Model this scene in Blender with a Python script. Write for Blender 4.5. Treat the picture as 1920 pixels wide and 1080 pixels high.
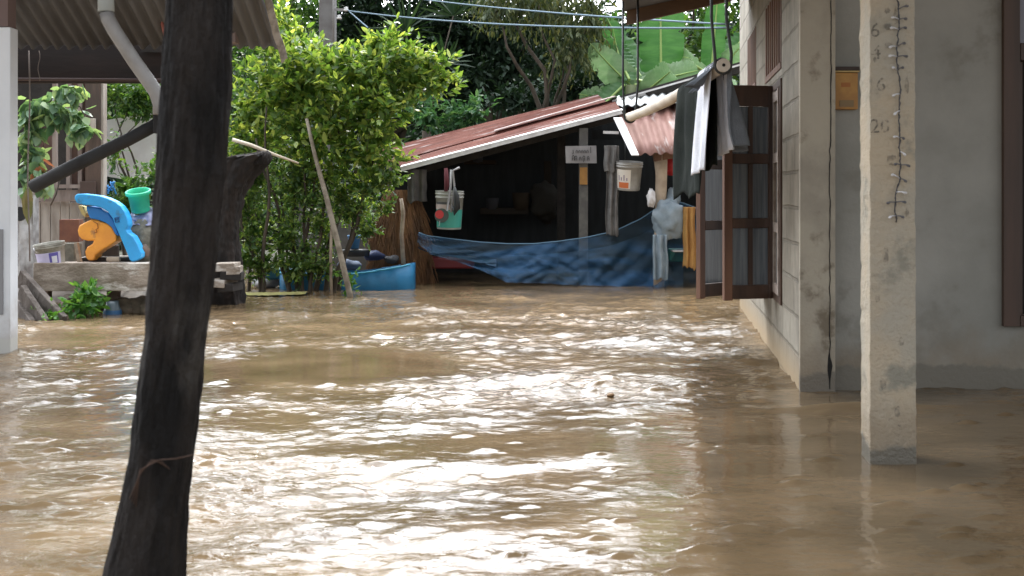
import bpy, math, random
import numpy as np
from mathutils import Vector, noise
R = math.radians
rnd = random.Random(7)
for o in list(bpy.data.objects): bpy.data.objects.remove(o)
scene = bpy.context.scene
col = bpy.data.collections.new('scene'); scene.collection.children.link(col)

# ------------------------------------------------------------------ camera
F = 2200.0; HY = 361.0; EYE = 1.02
cd = bpy.data.cameras.new('camera'); cam = bpy.data.objects.new('camera', cd); scene.collection.objects.link(cam)
cam.location = (0, 0, EYE); cam.rotation_euler = (R(90), 0, 0)
cd.sensor_width = 36; cd.lens = 36 * F / 1920; cd.shift_y = -(540 - HY) / 1920
cd.clip_start = 0.05; cd.clip_end = 500
cd.dof.use_dof = True; cd.dof.focus_distance = 9.5; cd.dof.aperture_fstop = 6.3
scene.camera = cam
# ------------------------------------------------------------------ sky, sun, exposure
SUN_EL, SUN_AZ = 47, -4          # degrees; azimuth from +Y towards +X
w = bpy.data.worlds.new('World'); scene.world = w; w.use_nodes = True
wn, wl = w.node_tree.nodes, w.node_tree.links
bg = wn['Background']
sky = wn.new('ShaderNodeTexSky'); sky.sky_type = 'NISHITA'; sky.sun_disc = False
sky.sun_elevation = R(SUN_EL); sky.sun_rotation = R(SUN_AZ); sky.air_density = 1.6; sky.dust_density = 3.0; sky.ozone_density = 1.0
tc = wn.new('ShaderNodeTexCoord'); cn = wn.new('ShaderNodeTexNoise'); cn.inputs['Scale'].default_value = 2.2; cn.inputs['Detail'].default_value = 6
cr = wn.new('ShaderNodeValToRGB'); cr.color_ramp.elements[0].position = .26; cr.color_ramp.elements[1].position = .5
mx = wn.new('ShaderNodeMix'); mx.data_type = 'RGBA'
wl.new(tc.outputs['Generated'], cn.inputs['Vector']); wl.new(cn.outputs['Fac'], cr.inputs['Fac'])
wl.new(cr.outputs['Color'], mx.inputs['Factor']); wl.new(sky.outputs['Color'], mx.inputs[6]); 
# cloud brightness: brighter towards the veiled sun
dt = wn.new('ShaderNodeVectorMath'); dt.operation = 'DOT_PRODUCT'; wl.new(tc.outputs['Generated'], dt.inputs[0])
dt.inputs[1].default_value = (math.sin(R(SUN_AZ)) * math.cos(R(40)), math.cos(R(SUN_AZ)) * math.cos(R(40)), math.sin(R(40)))
cm = wn.new('ShaderNodeMapRange'); cm.interpolation_type = 'SMOOTHSTEP'; cm.inputs['From Min'].default_value = .1; cm.inputs['From Max'].default_value = .95
cm.inputs['To Min'].default_value = 7.5; cm.inputs['To Max'].default_value = 50
wl.new(dt.outputs['Value'], cm.inputs['Value'])
cc0 = wn.new('ShaderNodeCombineColor')
for k, f in enumerate((.96, 1.0, 1.07)):
    q = wn.new('ShaderNodeMath'); q.operation = 'MULTIPLY'; q.inputs[1].default_value = f; wl.new(cm.outputs[0], q.inputs[0]); wl.new(q.outputs[0], cc0.inputs[k])
wl.new(cc0.outputs[0], mx.inputs[7])
wl.new(mx.outputs[2], bg.inputs['Color']); bg.inputs['Strength'].default_value = 0.13
sd = bpy.data.lights.new('sun', 'SUN'); sd.energy = 1.9; sd.angle = R(1.2); sd.color = (1, .95, .87)
sun = bpy.data.objects.new('sun', sd); scene.collection.objects.link(sun)
sv = Vector((math.sin(R(SUN_AZ)) * math.cos(R(SUN_EL)), math.cos(R(SUN_AZ)) * math.cos(R(SUN_EL)), math.sin(R(SUN_EL))))
sun.rotation_euler = sv.to_track_quat('Z', 'Y').to_euler(); sun.location = sv * 30
vs = scene.view_settings; vs.view_transform = 'Standard'; vs.look = 'None'; vs.exposure = 0.4; vs.gamma = 1; vs.use_curve_mapping = False

# ------------------------------------------------------------------ helpers
def P(px, py, D): return Vector(((px - 960) / F * D, D, EYE + (HY - py) / F * D))
def base(px, D): return Vector(((px - 960) / F * D, D, 0))
def tag(o, label=None, cat=None, group=None, kind=None):
    if label: o['label'] = label
    if cat: o['category'] = cat
    if group: o['group'] = group
    if kind: o['kind'] = kind
    return o
def empty(name, loc, label, cat, group=None):
    o = bpy.data.objects.new(name, None); o.empty_display_size = .1; o.location = loc; col.objects.link(o)
    return tag(o, label, cat, group)

def mat(name, c, rough=.8, c2=None, scale=6, bump=0., bscale=30, metal=0., stretch=(1, 1, 1), spec=.5, wet=None, c3=None, s3=2., t3=.55,
        trans=0., detail=6):
    m = bpy.data.materials.get(name)
    if m: return m
    m = bpy.data.materials.new(name); m.use_nodes = True
    n, l = m.node_tree.nodes, m.node_tree.links; b = n['Principled BSDF']
    b.inputs['Roughness'].default_value = rough; b.inputs['Metallic'].default_value = metal; b.inputs['Specular IOR Level'].default_value = spec
    t = n.new('ShaderNodeTexCoord'); mp = n.new('ShaderNodeMapping'); mp.inputs['Scale'].default_value = stretch
    geo = n.new('ShaderNodeNewGeometry')
    l.new(geo.outputs['Position'], mp.inputs['Vector'])
    def nz(s, d=detail):
        x = n.new('ShaderNodeTexNoise'); x.inputs['Scale'].default_value = s; x.inputs['Detail'].default_value = d; x.inputs['Roughness'].default_value = .6
        l.new(mp.outputs['Vector'], x.inputs['Vector']); return x.outputs['Fac']
    def ramp(v, a, b_):
        x = n.new('ShaderNodeMapRange'); x.interpolation_type = 'SMOOTHSTEP'
        x.inputs['From Min'].default_value = a; x.inputs['From Max'].default_value = b_; l.new(v, x.inputs['Value']); return x.outputs['Result']
    def mixc(f, a, b_):
        x = n.new('ShaderNodeMix'); x.data_type = 'RGBA'; l.new(f, x.inputs['Factor'])
        for i, v in ((6, a), (7, b_)):
            if isinstance(v, tuple): x.inputs[i].default_value = (*v, 1)
            else: l.new(v, x.inputs[i])
        return x.outputs[2]
    cc = c
    if c2 is not None: cc = mixc(ramp(nz(scale), .35, .65), c, c2)
    if c3 is not None: cc = mixc(ramp(nz(s3), t3, t3 + .12), cc, c3)
    if wet is not None:      # a damp tide mark just above the flood line
        sx = n.new('ShaderNodeSeparateXYZ'); l.new(geo.outputs['Position'], sx.inputs['Vector'])
        ad = n.new('ShaderNodeMath'); ad.operation = 'MULTIPLY_ADD'; l.new(nz(7, 3), ad.inputs[0]); ad.inputs[1].default_value = -.13; l.new(sx.outputs['Z'], ad.inputs[2])
        am = n.new('ShaderNodeMath'); am.operation = 'MULTIPLY_ADD'; l.new(nz(3.3, 6), am.inputs[0]); am.inputs[1].default_value = -.9; l.new(sx.outputs['Z'], am.inputs[2])
        mf = n.new('ShaderNodeMath'); mf.operation = 'MULTIPLY_ADD'; l.new(ramp(am.outputs[0], -.42, -.05), mf.inputs[0]); mf.inputs[1].default_value = .55; mf.inputs[2].default_value = .45
        cc = mixc(mf.outputs[0], (.22, .165, .105), cc)
        f = ramp(ad.outputs[0], wet[0] - .070, wet[0] - .046)
        cc = mixc(f, wet[1], cc)
        rr = n.new('ShaderNodeMapRange'); l.new(f, rr.inputs['Value']); rr.inputs['To Min'].default_value = .35; rr.inputs['To Max'].default_value = rough
        l.new(rr.outputs['Result'], b.inputs['Roughness'])
    if isinstance(cc, tuple): b.inputs['Base Color'].default_value = (*cc, 1)
    else: l.new(cc, b.inputs['Base Color'])
    if bump:
        bp = n.new('ShaderNodeBump'); bp.inputs['Strength'].default_value = min(1, bump); bp.inputs['Distance'].default_value = .01 * max(1, bump)
        l.new(nz(bscale, 5), bp.inputs['Height']); l.new(bp.outputs['Normal'], b.inputs['Normal'])
    if trans:
        tr = n.new('ShaderNodeBsdfTranslucent'); ms = n.new('ShaderNodeMixShader'); ms.inputs[0].default_value = trans
        if isinstance(cc, tuple): tr.inputs['Color'].default_value = (*cc, 1)
        else: l.new(cc, tr.inputs['Color'])
        l.new(b.outputs[0], ms.inputs[1]); l.new(tr.outputs[0], ms.inputs[2]); l.new(ms.outputs[0], n['Material Output'].inputs['Surface'])
    return m

def leafmat(name, ca, cb, cc_, trans=.45, rough=.4, tboost=1.6):
    m = bpy.data.materials.new(name); m.use_nodes = True
    n, l = m.node_tree.nodes, m.node_tree.links; b = n['Principled BSDF']
    g = n.new('ShaderNodeNewGeometry'); r = n.new('ShaderNodeValToRGB')
    r.color_ramp.elements[0].color = (*ca, 1); r.color_ramp.elements[1].color = (*cc_, 1)
    e = r.color_ramp.elements.new(.55); e.color = (*cb, 1)
    l.new(g.outputs['Random Per Island'], r.inputs['Fac']); l.new(r.outputs['Color'], b.inputs['Base Color'])
    b.inputs['Roughness'].default_value = rough
    tr = n.new('ShaderNodeBsdfTranslucent'); ms = n.new('ShaderNodeMixShader'); ms.inputs[0].default_value = trans
    mu = n.new('ShaderNodeMix'); mu.data_type = 'RGBA'; mu.blend_type = 'MULTIPLY'; mu.inputs['Factor'].default_value = 1; mu.inputs[7].default_value = (tboost * 1.15, tboost, tboost * .5, 1)
    l.new(r.outputs['Color'], mu.inputs[6]); l.new(mu.outputs[2], tr.inputs['Color'])
    l.new(b.outputs[0], ms.inputs[1]); l.new(tr.outputs[0], ms.inputs[2]); l.new(ms.outputs[0], n['Material Output'].inputs['Surface'])
    return m

class MB:
    def __init__(s): s.v = []; s.f = []; s.sm = []
    def add(s, vs_, fs, smooth=False):
        o = len(s.v); s.v += [tuple(v) for v in vs_]; s.f += [tuple(i + o for i in f) for f in fs]; s.sm += [smooth] * len(fs); return s
    def hexa(s, c): # 8 corners: bottom 4 ccw, top 4
        return s.add(c, [(3, 2, 1, 0), (4, 5, 6, 7), (0, 1, 5, 4), (1, 2, 6, 5), (2, 3, 7, 6), (3, 0, 4, 7)])
    def box(s, o, a, b, c): # origin corner and three edge vectors
        o, a, b, c = map(Vector, (o, a, b, c)); return s.hexa([o, o + a, o + a + b, o + b, o + c, o + a + c, o + a + b + c, o + b + c])
    def cbox(s, c, sx, sy, sz, rz=0, tilt=0):
        c = Vector(c); from_ = []
        ca, sa = math.cos(rz), math.sin(rz); ct, st = math.cos(tilt), math.sin(tilt)
        for z in (-sz / 2, sz / 2):
            for x, y in ((-sx / 2, -sy / 2), (sx / 2, -sy / 2), (sx / 2, sy / 2), (-sx / 2, sy / 2)):
                X, Z = x * ct - z * st, x * st + z * ct
                from_.append(c + Vector((X * ca - y * sa, X * sa + y * ca, Z)))
        return s.hexa(from_)
    def beam(s, a, b, wd, ht, up=(0, 0, 1)):
        a, b = Vector(a), Vector(b); d = (b - a).normalized(); sd_ = d.cross(Vector(up)).normalized(); u = sd_.cross(d)
        q = [(-wd / 2, -ht / 2), (wd / 2, -ht / 2), (wd / 2, ht / 2), (-wd / 2, ht / 2)]
        vs_ = [a + sd_ * x + u * y for x, y in q] + [b + sd_ * x + u * y for x, y in q]
        return s.add(vs_, [(0, 1, 2, 3), (7, 6, 5, 4), (0, 4, 5, 1), (1, 5, 6, 2), (2, 6, 7, 3), (3, 7, 4, 0)])
    def tube(s, pts, r, n=10, caps=True, jit=0, smooth=True):
        pts = [Vector(p) for p in pts]; rs = r if isinstance(r, (list, tuple)) else [r] * len(pts)
        vs_ = []; prev = None
        for i, p in enumerate(pts):
            d = (pts[min(i + 1, len(pts) - 1)] - pts[max(i - 1, 0)]).normalized()
            if prev is None: prev = d.orthogonal().normalized()
            a = (prev - d * prev.dot(d)).normalized(); b = d.cross(a); prev = a
            for k in range(n):
                t = 2 * math.pi * k / n; rr = rs[i] * (1 + (jit * (noise.noise(p * 3 + Vector((math.cos(t), math.sin(t), 0)) * 2)) if jit else 0))
                vs_.append(p + a * math.cos(t) * rr + b * math.sin(t) * rr)
        fs = [(i * n + k, i * n + (k + 1) % n, (i + 1) * n + (k + 1) % n, (i + 1) * n + k) for i in range(len(pts) - 1) for k in range(n)]
        s.add(vs_, fs, smooth)
        if caps: s.add([], [], False); o = len(s.v) - len(vs_); s.f += [tuple(o + k for k in reversed(range(n))), tuple(o + (len(pts) - 1) * n + k for k in range(n))]; s.sm += [False, False]
        return s
    def lathe(s, c, prof, n=28, axis=(0, 0, 1), squash=1.):
        c = Vector(c); ax = Vector(axis).normalized(); a = ax.orthogonal().normalized(); b = ax.cross(a); vs_ = []
        for r, z in prof:
            for k in range(n):
                t = 2 * math.pi * k / n; vs_.append(c + ax * z + a * (r * math.cos(t)) + b * (r * math.sin(t) * squash))
        m = len(prof)
        s.add(vs_, [(i * n + k, i * n + (k + 1) % n, (i + 1) * n + (k + 1) % n, (i + 1) * n + k) for i in range(m - 1) for k in range(n)], True)
        return s
    def grid(s, fn, nu, nv, smooth=True):
        vs_ = [fn(i / nu, j / nv) for j in range(nv + 1) for i in range(nu + 1)]
        return s.add(vs_, [(j * (nu + 1) + i, j * (nu + 1) + i + 1, (j + 1) * (nu + 1) + i + 1, (j + 1) * (nu + 1) + i) for j in range(nv) for i in range(nu)], smooth)
    def prism(s, poly, d): # polygon of points, depth vector
        n = len(poly); poly = [Vector(p) for p in poly]; d = Vector(d)
        return s.add(poly + [p + d for p in poly], [tuple(range(n)), tuple(reversed(range(n, 2 * n)))] + [(i, i + n, (i + 1) % n + n, (i + 1) % n) for i in range(n)])
    def build(s, name, m, parent=None, bevel=0, solid=0, label=None, seg=2, subd=0, recalc=True):
        me = bpy.data.meshes.new(name)
        off = Vector((0, 0, 0)); o = bpy.data.objects.new(name, me); col.objects.link(o)
        if parent is not None:
            o.parent = parent; root = parent; off = Vector(root.location)
            while root.parent: root = root.parent; off += Vector(root.location)
        else:
            a = np.array(s.v); off = Vector(((a[:, 0].min() + a[:, 0].max()) / 2, (a[:, 1].min() + a[:, 1].max()) / 2, a[:, 2].min())); o.location = off
        me.from_pydata([tuple(Vector(v) - off) for v in s.v], [], s.f)
        me.polygons.foreach_set('use_smooth', s.sm); me.materials.append(m)
        if recalc:
            import bmesh
            bm = bmesh.new(); bm.from_mesh(me); bmesh.ops.recalc_face_normals(bm, faces=bm.faces); bm.to_mesh(me); bm.free()
        if subd: q = o.modifiers.new('s', 'SUBSURF'); q.levels = subd; q.render_levels = subd
        if solid: q = o.modifiers.new('t', 'SOLIDIFY'); q.thickness = solid; q.offset = 0
        if bevel: q = o.modifiers.new('b', 'BEVEL'); q.width = bevel; q.segments = seg; q.limit_method = 'ANGLE'; q.angle_limit = R(35); q.harden_normals = False
        if label: o['label'] = label
        return o

def leafobj(name, C_, Dr, S, m, parent=None, wr=.45, seed=0, flat=None, sink=.12):
    """one mesh of folded leaves: centres, directions, sizes"""
    g = np.random.default_rng(seed); N = len(C_); C_ = np.asarray(C_, float); Dr = np.asarray(Dr, float)
    Dr = Dr / (np.linalg.norm(Dr, axis=1, keepdims=True) + 1e-9)
    up = g.normal(size=(N, 3)) * .55 + np.array([0, 0, 1.]) if flat is None else flat
    side = np.cross(Dr, up); side /= (np.linalg.norm(side, axis=1, keepdims=True) + 1e-9); nn = np.cross(side, Dr)
    S = np.asarray(S, float)[:, None]
    b = C_; t = C_ + Dr * S - nn * S * .12
    l1 = C_ + Dr * S * .3 + side * S * wr * .46; r1 = C_ + Dr * S * .3 - side * S * wr * .46
    l2 = C_ + Dr * S * .68 + side * S * wr * .36 - nn * S * .04; r2 = C_ + Dr * S * .68 - side * S * wr * .36 - nn * S * .04
    c = C_ + Dr * S * .5 - nn * S * sink
    V = np.stack([b, l1, l2, t, r2, r1, c], 1).reshape(-1, 3)
    off = Vector((0, 0, 0)); me = bpy.data.meshes.new(name); o = bpy.data.objects.new(name, me); col.objects.link(o)
    if parent is not None:
        o.parent = parent; root = parent; off = Vector(root.location)
        while root.parent: root = root.parent; off += Vector(root.location)
    else:
        off = Vector((*(V[:, :2].mean(0)), V[:, 2].min())); o.location = off
    V = V - np.array(off)
    fq = np.array([[0, 1, 2, 6], [6, 2, 3, 4], [0, 6, 4, 5]])
    Fc = (np.arange(N)[:, None, None] * 7 + fq[None]).reshape(-1)
    me.vertices.add(len(V)); me.vertices.foreach_set('co', V.astype(np.float32).ravel())
    me.loops.add(len(Fc)); me.loops.foreach_set('vertex_index', Fc.astype(np.int32))
    np_ = len(Fc) // 4; me.polygons.add(np_); me.polygons.foreach_set('loop_start', np.arange(0, len(Fc), 4, dtype=np.int32)); me.polygons.foreach_set('loop_total', np.full(np_, 4, np.int32))
    me.update(calc_edges=True); me.materials.append(m); return o

def crown(blobs, twigs, per, size, tl, seed, droop=0., shell=.55, outward=.9):
    """clumpy foliage: blobs = (x,y,z,rx,ry,rz[,weight])"""
    g = np.random.default_rng(seed); Cs, Ds, Ss = [], [], []; tw = []
    wts = np.array([b[6] if len(b) > 6 else b[3] * b[5] for b in blobs]); wts = wts / wts.sum()
    for k in range(twigs):
        b = blobs[g.choice(len(blobs), p=wts)]
        d = g.normal(size=3); d /= np.linalg.norm(d)
        r = g.uniform(shell, 1.12) * (1 + .22 * noise.noise(Vector((b[0] + d[0] * 2, d[1] * 2, b[2] + d[2] * 2)) * 1.7))
        p = np.array(b[:3]) + d * r * np.array(b[3:6])
        td = d * outward + g.normal(size=3) * .45 + np.array([0, 0, .35 - droop]); td /= np.linalg.norm(td)
        L = tl * g.uniform(.5, 1.3); tw.append((p - td * L * .4, p + td * L * .6))
        for j in range(per):
            t = j / per; q = p + td * L * (t - .4)
            ld = td * .6 + g.normal(size=3) * .6 + np.array([0, 0, -droop * 1.3]); Cs.append(q); Ds.append(ld); Ss.append(size * g.uniform(.6, 1.25) * (1.1 - .4 * t))
    return np.array(Cs), np.array(Ds), np.array(Ss), tw
def twigs_mb(tw, r=.004, every=1):
    mb = MB()
    for a, b in tw[::every]: mb.tube([a, b], [r, r * .5], 3, caps=False)
    return mb
def path(a, b, n, bend=.1, seed=1):
    a, b = Vector(a), Vector(b); out = []
    for i in range(n + 1):
        t = i / n; q = a.lerp(b, t); k = math.sin(math.pi * t) * bend
        out.append(q + Vector((noise.noise(Vector((t * 2.3 + seed, seed, 0))), noise.noise(Vector((seed, t * 2.3, 4 + seed))), 0)) * 2 * k)
    return out

# ------------------------------------------------------------------ materials
concrete = mat('weathered_concrete', (.40, .365, .295), .9, (.46, .385, .28), 3.2, 1.2, 45, wet=(.062, (.15, .135, .105)), c3=(.27, .255, .205), s3=5, t3=.55)
concrete_dull = mat('dull_render', (.39, .35, .275), .9, (.28, .25, .20), 3, .4, 60, wet=(.10, (.15, .13, .10)), c3=(.17, .14, .10), s3=4.2, t3=.58)
render_grey = mat('grey_render', (.33, .32, .285), .9, (.25, .245, .215), 1.3, .25, 40, wet=(.115, (.15, .135, .105)), c3=(.22, .21, .18), s3=2.6, t3=.58)
white_plaster = mat('white_plaster', (.74, .77, .80), .7, (.66, .69, .72), 2, .1, 30, wet=(.09, (.5, .5, .47)))
dark_wood = mat('dark_brown_wood', (.085, .045, .028), .55, (.045, .024, .016), 9, .25, 40, stretch=(1, 1, .12))
mid_wood = mat('reddish_wood', (.20, .10, .06), .6, (.12, .06, .038), 8, .25, 50, stretch=(1, 1, .12))
pale_wood = mat('weathered_grey_wood', (.40, .34, .28), .9, (.20, .16, .12), 5, 1.5, 25, stretch=(.8, .8, 1.4), c3=(.62, .58, .53), s3=4, t3=.5)
plank_wood = mat('weathered_plank', (.52, .46, .40), .9, (.30, .25, .21), 5, .6, 40, stretch=(1.2, 1, .3))
post_wood = mat('brown_post_wood', (.13, .085, .065), .8, (.07, .05, .04), 9, .5, 50, stretch=(1, 1, .15))
pole_wood = mat('pale_pole_wood', (.42, .34, .25), .8, (.26, .20, .15), 9, .4, 50)
black_wood = mat('black_timber', (.02, .018, .016), .9, (.035, .03, .027), 6, .5, 40)  # near-black wood for scraps, beams and backing panels
zinc = mat('rusty_zinc', (.17, .062, .045), .85, (.105, .038, .028), 4, .3, 60, spec=.2, c3=(.36, .29, .27), s3=3.0, t3=.56, stretch=(.35, 3.5, 1))
zinc_pale = mat('pale_zinc', (.22, .12, .10), .75, (.16, .075, .055), 3, .2, 60, spec=.2, c3=(.34, .28, .26), s3=3.0, t3=.55, stretch=(3, .4, .6))
zinc_grey = mat('aged_grey_zinc', (.14, .148, .165), .7, (.08, .08, .086), 3, .2, 60, stretch=(1, .3, .3))
zinc_edge = mat('pale_trim_and_sun_rim', (.72, .72, .72), .5, (.55, .53, .52), 6)  # white trim; along the front shed roof it paints sunlight
pvc_grey = mat('grey_plastic_pipe', (.33, .33, .33), .45, (.25, .24, .23), 4)
pvc_dark = mat('dark_grey_pipe', (.035, .035, .036), .75, (.025, .024, .024), 6, spec=.2)
black_rubber = mat('black_cable', (.02, .022, .022), .5)
blue_cord = mat('pale_blue_cord', (.13, .20, .26), .8)
iron = mat('rusty_iron', (.10, .085, .08), .6, (.16, .10, .07), 12)
steel = mat('shiny_steel', (.6, .6, .6), .25, metal=1)
crack_m = mat('crack_shadow_gap', (.012, .011, .01), 1)
soot = mat('charcoal_mark', (.15, .145, .125), 1, (.20, .185, .15), 60)
bamboo = mat('pale_bamboo', (.62, .55, .45), .6, (.48, .40, .32), 5)
# ------------------------------------------------------------------ water
def water():
    def axis(lo, hi, f0, f1, step, out):
        a = list(np.arange(f0, f1, step)); x = f1; s = step
        while x < hi: a.append(x); s *= out; x += s
        a.append(hi); x = f0; s = step; b = []
        while x > lo: s *= out; x -= s; b.append(max(x, lo))
        return np.array(sorted(set(b + a)))
    xs = axis(-60, 60, -4.2, 3.6, .018, 1.25)
    ys = []; y = 2.2
    while y < 14.5: ys.append(y); y += .0095 * (y / 3) ** 1.15
    s = .1
    while y < 40: ys.append(y); y += s; s *= 1.3
    lo = []; y = 2.2; s = .02
    while y > -12: s *= 1.3; y -= s; lo.append(y)
    ys = np.array(sorted(lo) + ys)
    X, Y = np.meshgrid(xs, ys); g = np.random.default_rng(11)
    def waves(n, l0, l1, spread, seed, power=1.):
        g = np.random.default_rng(seed); Z = np.zeros_like(X)
        for i in range(n):
            lam = l0 * (l1 / l0) ** g.random(); th = math.pi / 2 + g.normal() * spread; k = 2 * math.pi / lam
            wx = X + .05 * np.sin(2.1 * Y + i) + .08 * np.sin(1.3 * X + 2.7 * Y + i * 1.7)
            wy = Y + .05 * np.sin(2.9 * X + i * 2.3) + .06 * np.sin(3.7 * Y - 1.9 * X + i)
            Z += lam ** power * np.sin(k * (math.cos(th) * wx + math.sin(th) * wy) + g.random() * 6.28)
        return Z / math.sqrt(n)
    def ell(px, py, wx, wy, soft=.35):
        D = 1.02 * F / (py - HY); x0 = (px - 960) / F * D
        d0 = 1.02 * F / (py + wy - HY); d1 = 1.02 * F / (py - wy - HY); ry = (d1 - d0) / 2; yc = (d0 + d1) / 2; rx = wx / F * D
        r = np.sqrt(((X - x0) / rx) ** 2 + ((Y - yc) / ry) ** 2 + .0) + .16 * np.sin(3 * X / rx + 1) * np.cos(2 * Y / ry) + .1 * np.sin(9 * X + 4 * Y)
        return 1 / (1 + np.exp((r - 1) / (soft * .25)))
    amp = np.full_like(X, .75)
    nz = np.zeros_like(X)
    for i in range(9):
        th = g.random() * 6.28; k = 2 * math.pi / (.7 + 1.6 * g.random()); nz += np.sin(k * (math.cos(th) * X * .6 + math.sin(th) * Y) + g.random() * 6.28)
    amp *= 1 + .30 * np.tanh(nz / 2)
    for px, py, wx, wy, f in ((590, 692, 230, 36, .06), (960, 845, 330, 30, .18), (470, 790, 140, 22, .3), (1300, 840, 360, 70, .22), (1500, 980, 520, 130, .22), (1750, 820, 380, 90, .15),
                              (140, 800, 230, 75, .28), (80, 960, 200, 110, .4), (820, 960, 260, 22, .5), (640, 745, 150, 14, .3), (1280, 690, 170, 22, .5)):
        amp *= 1 - (1 - f) * ell(px, py, wx, wy)
    for px, py, wx, wy, f in ((1180, 730, 300, 40, 1.5), (1150, 610, 300, 30, 1.3), (800, 750, 300, 30, 1.25)):
        amp *= 1 + (f - 1) * ell(px, py, wx, wy, .8)
    near = np.clip((7 - Y) / 3, 0, 1)
    Z = .017 * waves(26, .35, 1.1, .7, 1) + .036 * waves(60, .075, .26, .9, 2) + .018 * waves(34, .045, .10, 1.1, 3)
    Z2 = .024 * waves(14, 1.0, 2.6, .6, 4) * .35; Z4 = .007 * waves(30, .06, .16, 1.2, 8)
    Z = np.where(Z > 0, Z * 1.15, Z * .8)
    fade = np.clip((13.6 - Y) / 2, .15, 1) * np.clip((4.6 - np.abs(X)) / .6, 0, 1) * np.clip((Y - 2.0) / .3, 0, 1)
    Z = (Z * amp + Z2 * (.04 + .65 * amp) + Z4 * (.12 + .75 * amp)) * fade
    # a smooth ridge of water piling between pillar and wall corner
    cx, cy = 1.62, 5.55; Z += .03 * np.exp(-((X - cx) / .34) ** 2 - ((Y - cy - .15 * (X - cx)) / .06) ** 2) - .012 * np.exp(-((X - cx) / .4) ** 2 - ((Y - cy + .14) / .08) ** 2)
    # sparse little peaks that catch the sun where the flow is otherwise smooth
    g = np.random.default_rng(77)
    for i in range(300):
        bx = g.uniform(-2.6, 2.6); by = 2.6 + 3.9 * g.random() ** 1.2; r = g.uniform(.006, .017) * (1 + by / 8); ii = np.searchsorted(xs, [bx - 6 * r, bx + 6 * r]); jj = np.searchsorted(ys, [by - 4 * r, by + 4 * r])
        sl = (slice(jj[0], jj[1]), slice(ii[0], ii[1])); Z[sl] += r * g.uniform(.3, .7) * np.exp(-((X[sl] - bx) / (r * 1.9)) ** 2 - ((Y[sl] - by - .3 * (X[sl] - bx)) / r) ** 2)
    me = bpy.data.meshes.new('water'); ny, nx = X.shape
    V = np.stack([X, Y, Z], -1).reshape(-1, 3).astype(np.float32)
    idx = np.arange(nx * ny).reshape(ny, nx); q = np.stack([idx[:-1, :-1], idx[:-1, 1:], idx[1:, 1:], idx[1:, :-1]], -1).reshape(-1).astype(np.int32)
    me.vertices.add(len(V)); me.vertices.foreach_set('co', V.ravel()); me.loops.add(len(q)); me.loops.foreach_set('vertex_index', q)
    n = len(q) // 4; me.polygons.add(n); me.polygons.foreach_set('loop_start', np.arange(0, len(q), 4, dtype=np.int32)); me.polygons.foreach_set('loop_total', np.full(n, 4, np.int32))
    me.update(calc_edges=True); me.polygons.foreach_set('use_smooth', np.ones(n, bool))
    ca = me.attributes.new('chop', 'FLOAT', 'POINT'); ca.data.foreach_set('value', np.clip(amp, 0, 1.5).reshape(-1).astype(np.float32))
    o = bpy.data.objects.new('water', me); col.objects.link(o); tag(o, 'muddy brown flood water with choppy glare filling the lane', None, None, 'structure')
    m = bpy.data.materials.new('muddy_water'); m.use_nodes = True; N, L = m.node_tree.nodes, m.node_tree.links; b = N['Principled BSDF']
    b.inputs['Roughness'].default_value = .035; b.inputs['IOR'].default_value = 1.4
    ge = N.new('ShaderNodeNewGeometry'); mp = N.new('ShaderNodeMapping'); mp.inputs['Scale'].default_value = (.6, 1, 1); L.new(ge.outputs['Position'], mp.inputs['Vector'])
    n1 = N.new('ShaderNodeTexNoise'); n1.inputs['Scale'].default_value = 2.2; n1.inputs['Detail'].default_value = 5; L.new(mp.outputs[0], n1.inputs['Vector'])
    r = N.new('ShaderNodeValToRGB'); r.color_ramp.elements[0].color = (.102, .070, .037, 1); r.color_ramp.elements[1].color = (.190, .132, .075, 1); r.color_ramp.elements[0].position = .35; r.color_ramp.elements[1].position = .68
    L.new(n1.outputs['Fac'], r.inputs['Fac']); L.new(r.outputs['Color'], b.inputs['Base Color'])
    n2 = N.new('ShaderNodeTexNoise'); n2.inputs['Scale'].default_value = 34; n2.inputs['Detail'].default_value = 4; n2.inputs['Distortion'].default_value = .6; L.new(mp.outputs[0], n2.inputs['Vector'])
    at = N.new('ShaderNodeAttribute'); at.attribute_name = 'chop'; mm = N.new('ShaderNodeMath'); mm.operation = 'MULTIPLY_ADD'; L.new(at.outputs['Fac'], mm.inputs[0]); mm.inputs[1].default_value = .5; mm.inputs[2].default_value = .07
    bp = N.new('ShaderNodeBump'); bp.inputs['Distance'].default_value = .012; L.new(mm.outputs[0], bp.inputs['Strength']); L.new(n2.outputs['Fac'], bp.inputs['Height']); L.new(bp.outputs[0], b.inputs['Normal'])
    me.materials.append(m)
water()
# river bed; land behind is an added rise that blocks the low sky
def land():
    def zf(x, y):
        z = -1.0
        z += 1.08 * max(0, min(1, (y - 14.8) / 1.2)) + 5.3 * max(0, min(1, (y - 19) / 12)) ** 1.1
        z += .12 * noise.noise(Vector((x, y, 0)) * .7)
        return z
    mb = MB(); mb.grid(lambda u, v: Vector((-60 + 120 * u, -12 + 72 * v, zf(-60 + 120 * u, -12 + 72 * v))), 120, 90)
    tag(mb.build('ground', mat('dark_soil', (.06, .05, .035), .95, (.04, .05, .02), 3, .5, 10)), 'dark earth bank added behind the trees to block the low sky', None, None, 'structure')
land()

# ------------------------------------------------------------------ main house (right)
U = Vector((math.sin(R(7.1)), math.cos(R(7.1)), 0)); Vv = Vector((1, .015, 0)); Zz = Vector((0, 0, 1)); C0 = base(1500, 6.0)
def H(u, v, z): return C0 + U * u + Vv * v + Zz * z
house = empty('house', C0, 'grey concrete block house with open shutters and a porch pillar', 'house')
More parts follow.
